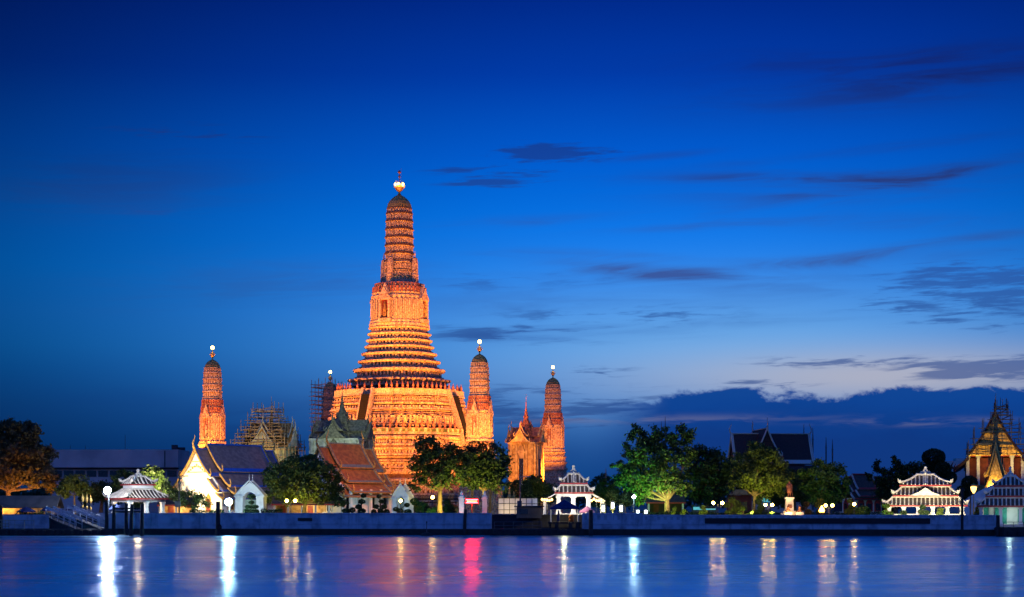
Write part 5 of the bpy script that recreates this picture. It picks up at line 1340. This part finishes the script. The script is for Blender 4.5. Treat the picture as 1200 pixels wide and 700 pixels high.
tag(mb.build('pile_crossbeam', 'timber'), 'paired cross beams tying the left landing piles', 'beam')
pile('lone pile with tyre fender in front of the plain wall', 255.5, 294, 588, .36, 0, True)
pile('leaning pile below the red sign', 544, 295, 597, .27, .2)
pile('pile right of the blue canopy landing', 692.5, 291, 597.5, .34)
pile('tall pale topped pole before the three tiered pavilion', 1127.5, 287, 572, .22, 0)
pile('short pile at the right end of the banner wall', 1169.5, 285, 604, .3)
pile('dark pile at the left edge of frame', 1, 296, 592, .3)
Y = 308
up = thing('utility_pole', 'utility pole with crossarm and transformer before the white gable', 'utility pole', (X(210, Y), Y, GZ)); h = Z(555.5, Y) - GZ
mb = MB(); mb.tube([(0, 0, 0), (0, 0, h)], [.17, .12], 8); mb.build('pole', 'timber', up)
mb = MB(); mb.box((.5, 0, Z(558, Y) - GZ), (2.0, .14, .16)); mb.tube([(.9, 0, Z(558.5, Y) - GZ), (0, -.02, Z(563, Y) - GZ)], .04, 4); mb.build('crossarm', 'timber', up)
mb = MB(); mb.revolve([(.22, Z(568, Y) - GZ), (.26, Z(566, Y) - GZ), (.2, Z(564.5, Y) - GZ)], 8, (.2, -.15)); mb.box((-.25, -.1, Z(591, Y) - GZ), (.9, .5, 1.0)); mb.build('transformer', 'steel', up)
Y = 304
lp = thing('arm_lamp_post', 'dark lamp post with long side arm above the middle landing', 'lamp post', (X(609.5, Y), Y, GZ)); h = Z(556, Y) - GZ
mb = MB(); mb.tube([(0, 0, 0), (0, 0, h)], [.14, .09], 6); mb.build('pole', 'steel', lp)
mb = MB(); mb.tube([(-.3, 0, h - .45), (1.6, 0, h - .35)], .07, 5); mb.tube([(0, 0, h - 1.1), (.7, 0, h - .4)], .04, 4); mb.box((1.5, 0, h - .4), (.7, .3, .16)); mb.build('arm', 'grey_green', lp)
mb = MB(); mb.box((-.1, -.2, Z(591, Y) - GZ), (.8, .6, 1.1)); mb.build('switch_box', 'steel', lp)
for px, top, Y, lab in ((775, 494, 520, 'shorter thin mast behind the big floodlit tree'), (779.5, 488, 520, 'tallest thin mast behind the big floodlit tree'), (799, 495, 520, 'thin mast right of the tall pair behind trees'), (942, 497, 470, 'mast at the right gable of the dark hall'), (952.5, 501, 470, 'second mast right of the dark hall'), (968, 512, 480, 'left mast of the pair above the round tree'), (975.5, 515, 480, 'right mast of the pair above the round tree'), (1134, 520, 400, 'thin rod left of the golden gable'), (710, 549, 450, 'slim aerial mast left of the big floodlit tree')):
    root = thing('radio_mast', lab, 'mast', (X(px, Y), Y, GZ), 0, 'thin masts on the skyline'); h = Z(top, Y) - GZ
    mb = MB(); mb.tube([(0, 0, 0), (0, 0, h * .85), (0, 0, h)], [.26, .2, .05], 5); mb.build('mast_shaft', 'steel', root)
    mb = MB(); mb.box((0, 0, h * .86), (.7, .1, .1)); mb.build('mast_yard', 'steel', root)

# ------------------------------------------------------------------ pontoons and landings
def pontoon(label, p0, p1, Y0, Y1, z, wallm='timber'):
    root = thing('pontoon', label, 'pontoon', (X((p0 + p1) / 2, (Y0 + Y1) / 2), (Y0 + Y1) / 2, 0), 0, 'floating landing pontoons')
    L = (p1 - p0) * sc((Y0 + Y1) / 2); D = Y1 - Y0
    mb = MB(); mb.box((0, 0, z / 2 - .2), (L, D, z + .4)); 
    for i in range(int(L / 1.5)): mb.revolve([(.12, .2), (.3, .25), (.3, .85), (.12, .9)], 8, (-L / 2 + .8 + i * 1.5, -D / 2 - .12))
    mb.build('hull', 'timber', root)
    mb = MB(); mb.box((0, 0, z + .06), (L - .2, D - .2, .08)); mb.build('deck', 'concrete_dark', root)
    return root, L, D
def railing(root, L, y, z, h, m_, n=None):
    mb = MB(); n = n or int(L / 1.4)
    for i in range(n + 1): mb.tube([(-L / 2 + i * L / n, y, z), (-L / 2 + i * L / n, y, z + h)], .04, 5)
    for t in (.5, 1.0): mb.tube([(-L / 2, y, z + h * t), (L / 2, y, z + h * t)], .04, 5)
    return mb.build('railing', m_, root)
pt1, L, D = pontoon('long dark pontoon at the left landing', -24, 134, 292, 297, .95)
railing(pt1, L * .42, -2.2, 1.0, 1.5, 'bamboo'); 
for ch in pt1.children:
    if ch.name.startswith('railing'): ch.location = (-L * .28, 0, 0)
pt2, L2, D2 = pontoon('dark pontoon at the middle landing under the blue canopy', 574, 684, 292, 298, 1.0)
railing(pt2, L2 * .5, -2.6, 1.05, 1.2, 'steel')
for ch in pt2.children:
    if ch.name.startswith('railing'): ch.location = (-L2 * .2, 0, 0)
mb = MB()
for px in (652, 668, 676): mb.box((X(px, 295) - X(629, 295), -1.8, 1.5), (.6, .5, 1.1))
mb.build('bollard_block', 'timber', pt2)
pt3, L3, D3 = pontoon('dark pontoon below the teal shuttered pavilion', 1171, 1240, 283, 289, 1.35)
railing(pt3, L3, -2.5, 1.4, .9, 'timber')
# apron under right-edge pavilion (in front of ground edge)
mb = MB(); mb.box((X(1230, 293), 296.5, .55), (17.4, 14, 1.75)); tag(mb.build('landing_platform', 'concrete_dark'), 'concrete platform beneath the teal shuttered pavilion', 'platform')
# gangways with pale rails
def gangway(label, a, b, wd=1.6):
    a, b = Vector(a), Vector(b); root = thing('gangway', label, 'gangway', a, 0, 'sloping gangways at the left landing'); d = b - a
    mb = MB(); nrm = Vector((-d.y, d.x, 0)).normalized() * wd / 2
    mb.extrude([nrm * -1, nrm, nrm + d, d - nrm], (0, 0, -.18)); mb.build('ramp', 'concrete_dark', root)
    for s_ in (-1, 1):
        mb = MB(); o_ = nrm * s_
        for i in range(6): mb.tube([o_ + d * (i / 5), o_ + d * (i / 5) + Vector((0, 0, 1.35))], .05, 5)
        mb.tube([o_ + Vector((0, 0, .7)), o_ + d + Vector((0, 0, .7))], .05, 5); mb.build('railing', 'steel_pale', root)
        mb = MB(); up_ = Vector((0, 0, 1.35)); mb.extrude([o_ + up_, o_ + d + up_, o_ + d + up_ * 1.28, o_ + up_ * 1.28], nrm.normalized() * .06); mb.build('handrail_panel', 'steel_pale', root)
gangway('pale railed gangway starting left, mid of left landing', (X(57, 299), 299.5, 3.1), (X(92, 296), 296, 1.1))
gangway('pale railed gangway nearest the white floodlamp', (X(82, 300), 300.5, 3.2), (X(120, 297), 297, 1.1))
mb = MB(); Y = 298.6
L = 57 * sc(Y); mb.box((0, 0, 0), (L, .25, 2.3))
for i in range(8): mb.box((-L / 2 + (i + .5) * L / 8, -.16, 0), (.09, .06, 2.2))
o = mb.build('landing_fence', 'wall_white', None, (X(29, Y), Y, 2.25)); tag(o, 'pale boarded fence at the far left landing', 'fence')
for px, hh, lab in ((4, 1.6, 'white railing panel at the far left pontoon'),):
    root = thing('ladder_frame', lab, 'railing', (X(px, 292.5), 292.5, 1.0)); mb = MB()
    for x in (-.9, -.3, .3, .9): mb.tube([(x, 0, 0), (x, 0, hh)], .05, 5)
    for z in (.5, 1.0, 1.55): mb.tube([(-.9, 0, z), (.9, 0, z)], .05, 5)
    mb.build('bars', 'bamboo', root)
# tent and umbrellas left
Y = 312
tn = thing('market_tent', 'wide dark grey tent roof at the left edge', 'tent', (X(28, Y), Y, GZ)); zt_ = Z(581, Y) - GZ; ze = Z(595, Y) - GZ; L = 86 * sc(Y)
mb = MB(); mb.extrude([(-L / 2, -2.6, ze), (-L / 2, 0, zt_), (-L / 2, 2.6, ze), (-L / 2, 2.5, ze - .12), (-L / 2, 0, zt_ - .14), (-L / 2, -2.5, ze - .12)], (L, 0, 0)); mb.build('canvas_roof', 'canvas_grey', tn)
mb = MB()
for i in range(5):
    for y in (-2.4, 2.4): mb.tube([(-L / 2 + .2 + i * (L - .4) / 4, y, 0), (-L / 2 + .2 + i * (L - .4) / 4, y, ze)], .06, 5)
mb.build('tent_pole', 'steel', tn)
mb = MB(); mb.box((0, 2.2, 1.1), (L * .9, .1, 1.6)); mb.build('rear_cloth', 'yellow_plaster', tn)
def umbrella(label, px, Y, rpx, ytop, yedge, m_='canvas_blue'):
    r = rpx * sc(Y); root = thing('parasol', label, 'parasol', (X(px, Y), Y, GZ), 0, 'parasols on the left terrace'); a, b = Z(ytop, Y) - GZ, Z(yedge, Y) - GZ
    mb = MB(); n = 8
    def rg(k, z): return [(k * cos(2 * pi * i / n), k * sin(2 * pi * i / n), z) for i in range(n)]
    mb.loft([rg(r, b), rg(r * .5, b + (a - b) * .6), rg(.05, a), ], 0, False, True); mb.loft([rg(r, b - .2), rg(r, b)], 0, False, False); mb.build('canopy', m_, root)
    mb = MB(); mb.tube([(0, 0, 0), (0, 0, a + .2)], .05, 5); mb.build('pole', 'steel', root)
umbrella('blue parasol in front of the grey tent', 31, 307, 11, 594, 599)
umbrella('blue parasol right of the grey tent', 55, 308, 8, 594, 598)
umbrella('blue parasol beside the gilded lotus posts', 87, 308, 10, 592.5, 597)
umbrella('blue parasol beneath the left pavilion eave', 136, 303.6, 9, 590.5, 597)
umbrella('pink parasol before the middle pavilion right column', 688, 306.5, 9, 593.5, 599.5, 'pink_paper')
# blue canopy on the middle pontoon
Y = 298
bc = thing('canopy_tent', 'dark blue pyramid canopy at the middle landing', 'canopy', (X(661.5, Y), Y, 2.2)); a, b = Z(586, Y) - 2.2, Z(595.5, Y) - 2.2; r = 17 * sc(Y)
mb = MB(); mb.loft([[(-r, -r, b), (r, -r, b), (r, r, b), (-r, r, b)], [(-.05, -.05, a), (.05, -.05, a), (.05, .05, a), (-.05, .05, a)]], 0, False, True); mb.loft([[(-r, -r, b - .22), (r, -r, b - .22), (r, r, b - .22), (-r, r, b - .22)], [(-r, -r, b), (r, -r, b), (r, r, b), (-r, r, b)]], 0, False, False); mb.build('canvas', 'canvas_blue', bc)
for sx in (-1, 1):
    for sy in (-1, 1): mb = MB(); mb.tube([(sx * (r - .15), sy * (r - .15), 0), (sx * (r - .15), sy * (r - .15), b)], .06, 5); mb.build('leg', 'steel_pale', bc)
mb = MB(); mb.box((0, 0, -.15), (2 * r + .6, 2 * r + .6, .3)); mb.box((-r, 0, -1.0), (.3, 2 * r, 1.4)); mb.box((r, 0, -1.0), (.3, 2 * r, 1.4)); mb.build('stand_platform', 'timber', bc)
mb = MB(); mb.revolve([(.18, 0), (.26, .3), (.2, 1.2), (.08, 1.9)], 8); tag(mb.build('furled_parasol', 'canvas_blue', None, (X(654.5, 297.5), 297.5, 2.23)), 'furled blue parasol under the canopy left leg', 'parasol')
mb = MB(); mb.revolve([(.35, 0), (.45, .3), (.4, .42)], 8); mb.ball((0, 0, .75), .48, 0, 8, 6, (1, 1, .8)); tag(mb.build('flower_tub', 'orange_cloth', None, (X(669.5, 297.2), 297.2, 2.23), smooth=True), 'orange flower tub under the canopy right side', 'flower tub')
# dock house
Y = 300.5
dh = thing('dock_hut', 'low dark hut with flat roof left of the blue canopy', 'hut', (X(620, Y), Y, GZ - .3))
mb = MB(); mb.box((0, 0, .95), (4.2, 2.2, 1.9)); mb.build('wall', 'canvas_grey', dh)
mb = MB(); mb.box((0, 0, 1.98), (5.0, 2.8, .18)); mb.build('roof', 'concrete_dark', dh)
mb = MB(); mb.box((-.8, -1.13, 1.1), (1.2, .08, .8)); mb.build('window', 'window_dark', dh)
# buoy
by = thing('mooring_buoy', 'small dark buoy with a mast before the plain wall', 'buoy', (X(500, 291), 291, 0))
mb = MB(); mb.revolve([(.9, -.3), (1.0, .1), (.7, .4), (.15, .6)], 12); mb.build('float', 'timber', by)
mb = MB(); mb.tube([(0, 0, .5), (0, 0, 2.2)], .07, 5); mb.box((0, 0, 2.2), (.25, .25, .3)); mb.build('mast', 'steel', by)
# far strip of building with small lamps
Y = 520
fbk = thing('far_block', 'low distant dark block with tiny rooftop lamps', 'building', (X(1012, Y), Y, GZ)); h = Z(576, Y) - GZ
mb = MB(); mb.box((0, 0, h / 2), (18, 8, h)); mb.build('wall', 'concrete_dark', fbk)
for i in range(3): mb = MB(); mb.ball((1.6 + i * 1.2, -4, h + .15), .16, 0, 6, 4); mb.build('roof_lamp', 'bulb_far', fbk)
# far right dark building behind pavilion trees
Y = 480
fb2 = thing('far_block', 'flat roofed dark block left of the golden gable', 'building', (X(1112, Y), Y, GZ)); h = Z(541, Y) - GZ
mb = MB(); mb.box((0, 0, h / 2), (15, 9, h)); mb.box((3, 0, h + .4), (3, 3, .8)); mb.build('wall', 'concrete', fb2)
mb = MB()
for i in range(6): mb.box((-6 + i * 2.4, -4.52, h - 2), (1.5, .1, 1.2))
mb.build('window_row', 'window_dark', fb2)
# hanging lantern & lit urn near gatehouse
Y = 312
for px, py, lab, r in ((1141, 573.5, 'glowing round lantern tree lamp left of the gatehouse', .55),):
    root = thing('street_lantern', lab, 'lantern', (X(px, Y), Y, GZ)); h = Z(py, Y) - GZ
    mb = MB(); mb.tube([(0, 0, 0), (0, 0, h - .5)], [.1, .06], 6); mb.revolve([(.5, h + .5), (.62, h + .62), (.1, h + .95)], 8); mb.build('post', 'gold', root)
    mb = MB(); mb.revolve([(.15, h - .7), (.45, h - .1), (.55, h + .4), (.2, h + .5)], 8); mb.build('lantern_glass', 'bulb_warm_dim', root)

# ------------------------------------------------------------------ smaller temple lamps
def S_(a, b, c, p, sz=70, n="garden_lamp"): spot(n, a, b, c, p * K, sz, .7, .25)
# gable of left hall, lit warm white
g = (X(222, 330), 328)
S_((g[0] - 5, 320.5, 8.0), (X(224, 335), 336, 11), WARM, 44, 95)
# grey green pavilion
S_((X(398, 366), 366, 17), (X(401, 388), 388, 18), (.9, 1.0, .75), 8, 80)
# ochre pavilion
S_((X(612, 384), 384, 5), (X(617, 400), 400, 13), (1.0, .33, .03), 10, 75); S_((X(604, 372), 374, 14), (X(617, 400), 400, 20), (1.0, .33, .03), 14, 60); S_((X(634, 388), 388, 6), (X(617, 400), 400, 16), (1.0, .34, .045), 2.5, 75)
# scaffolded pavilion
S_((X(296, 372), 372, 12), (X(312, 392), 392, 21), (1.0, .60, .14), 12, 80)
# orange roof of middle hall gets spill from a sodium lamp
S_((X(455, 330), 322, 14), (X(420, 346), 346, 11), SOD, 10, 80)
S_((X(440, 320), 320, 4.2), (X(444, 340), 342, 5.5), CYAN, 2.4, 100)
# left hall roof spill
S_((X(300, 318), 316, 13), (X(275, 340), 342, 11), (.95, .85, 1.0), 3.0, 85)
# trees
S_((X(10, 322), 322, 4), (X(15, 330), 330, 12), (1.0, .36, .05), 5, 120); S_((X(45, 322), 322, 4), (X(45, 329), 330, 10), (1.0, .38, .05), 4, 110)
S_((X(85, 316), 316, 3.6), (X(88, 322), 322, 9), (1.0, .62, .12), 2.2, 100)
S_((X(350, 312), 312, 3.6), (X(348, 318), 318, 9), (.95, .80, .12), 3.0, 110)
S_((X(521, 313), 312.4, 3.4), (X(524, 318), 317, 8), (1.0, .80, .12), 6, 110); S_((X(550, 314), 314.5, 3.4), (X(552, 322), 321, 7.5), (1.0, .78, .12), 14, 110)
S_((X(738, 316), 316, 3.6), (X(740, 322), 321, 8), (.16, 1.0, .20), 7, 120); S_((X(764, 317), 316.5, 3.6), (X(766, 322), 321, 8), (.75, 1.0, .14), 6, 110); S_((X(786, 317), 316.5, 3.6), (X(784, 322), 322, 9), (1.0, .72, .25), 5, 90)
S_((X(880, 313), 312.6, 3.5), (X(884, 318), 317, 9), (1.0, .86, .12), 5, 110); S_((X(904, 313), 312.6, 3.5), (X(902, 318), 317, 10), (1.0, .9, .12), 6, 110)
S_((X(962, 313), 313.5, 3.4), (X(966, 322), 321, 8), (.5, 1.0, .2), .9, 110)
S_((X(506, 304), 304, 3.5), (X(505, 307), 307, 4.3), GRN, .40, 110)
for px in (790, 802, 824, 870): S_((X(px, 303), 303.4, 3.5), (X(px, 306), 306, 4.3), (.9, 1.0, .18), .35, 110)
S_((X(858, 304), 304, 3.5), (X(858, 309), 309, 5), (.9, .8, .2), .35, 110)
S_((X(1039, 299), 298.6, 3.5), (X(1039, 302), 302, 4.6), (.3, 1.0, .25), .55, 110); S_((X(1102, 297), 296.5, 3.5), (X(1102, 300), 300, 4.2), (.7, 1.0, .15), .5, 110)
S_((X(717, 306), 306, 3.5), (X(717, 312), 312, 6), (1.0, .85, .15), 1.0, 100)
# statue
S_((X(921, 301), 301, 3.5), (X(925, 306), 306, 7), (1.0, .66, .24), .7, 100); S_((X(918, 300), 300, 4.6), (X(925, 306), 306, 7.4), (1.0, .60, .25), 2.6, 34); S_((X(932, 301), 301.5, 3.5), (X(930, 306), 306, 5), (1.0, .60, .2), .7, 110)
# pavilions
S_((X(140, 303), 303, 8), (X(160, 314), 314, 7), (1.0, .93, .82), 2.4, 110)
point('pavilion_lamp', (X(162, 314), 314, GZ + 2.4), WARM, 900, .3)
S_((X(672, 301.5), 301.8, 6), (X(672, 312), 312, 8), (1.0, .93, .75), 3.2, 110); point('pavilion_lamp', (X(672, 312), 311.5, GZ + 2.6), (1.0, .90, .6), 2200, .3)
S_((X(1070, 292), 292, 3.4), (X(1080, 306), 306, 8.0), (1.0, .82, .56), 8, 100); S_((X(1100, 292), 292, 3.4), (X(1092, 306), 306, 8.2), (1.0, .82, .56), 6, 95)
point('pavilion_lamp', (X(1112, 306), 305, GZ + 2.0), WARM, 260, .3)
point('pavilion_lamp', (X(1180, 298), 296.6, 3.6), (.7, 1.0, .9), 170, .3)
S_((X(1190, 288), 288, 3.4), (X(1186, 300), 300, 9), (.85, .92, 1.0), .35, 100)
# right hall and gatehouse
S_((X(1150, 340), 341, 12), (X(1160, 352), 352, 19), (1.0, .62, .10), 3.6, 90); S_((X(1186, 340), 341, 12), (X(1178, 352), 352, 18), (1.0, .6, .1), 3.0, 90)
S_((X(1162, 332), 332, 8), (X(1167, 338), 338, 12), (1.0, .66, .14), 2.0, 90)
# arch gates
S_((X(288, 312), 311, 3.6), (X(294, 318), 318, 7), (.80, .97, 1.0), .7, 100); S_((X(478, 314), 314, 3.6), (X(472, 322), 322, 7), (.62, .98, 1.0), .8, 100)
S_((X(541, 307), 307, 3.5), (X(541, 312), 312, 6), (.85, 1.0, 1.0), .5, 90)
S_((X(595, 305), 305, 3.5), (X(594, 310), 310, 6), (1.0, .70, .3), .6, 100)
point('tent_lamp', (X(0, 312), 311.5, GZ + 1.6), (1.0, .55, .15), 1200, .2)
point('canopy_lamp', (X(661, 298), 298, 4.0), (1.0, .82, .4), 420, .2)
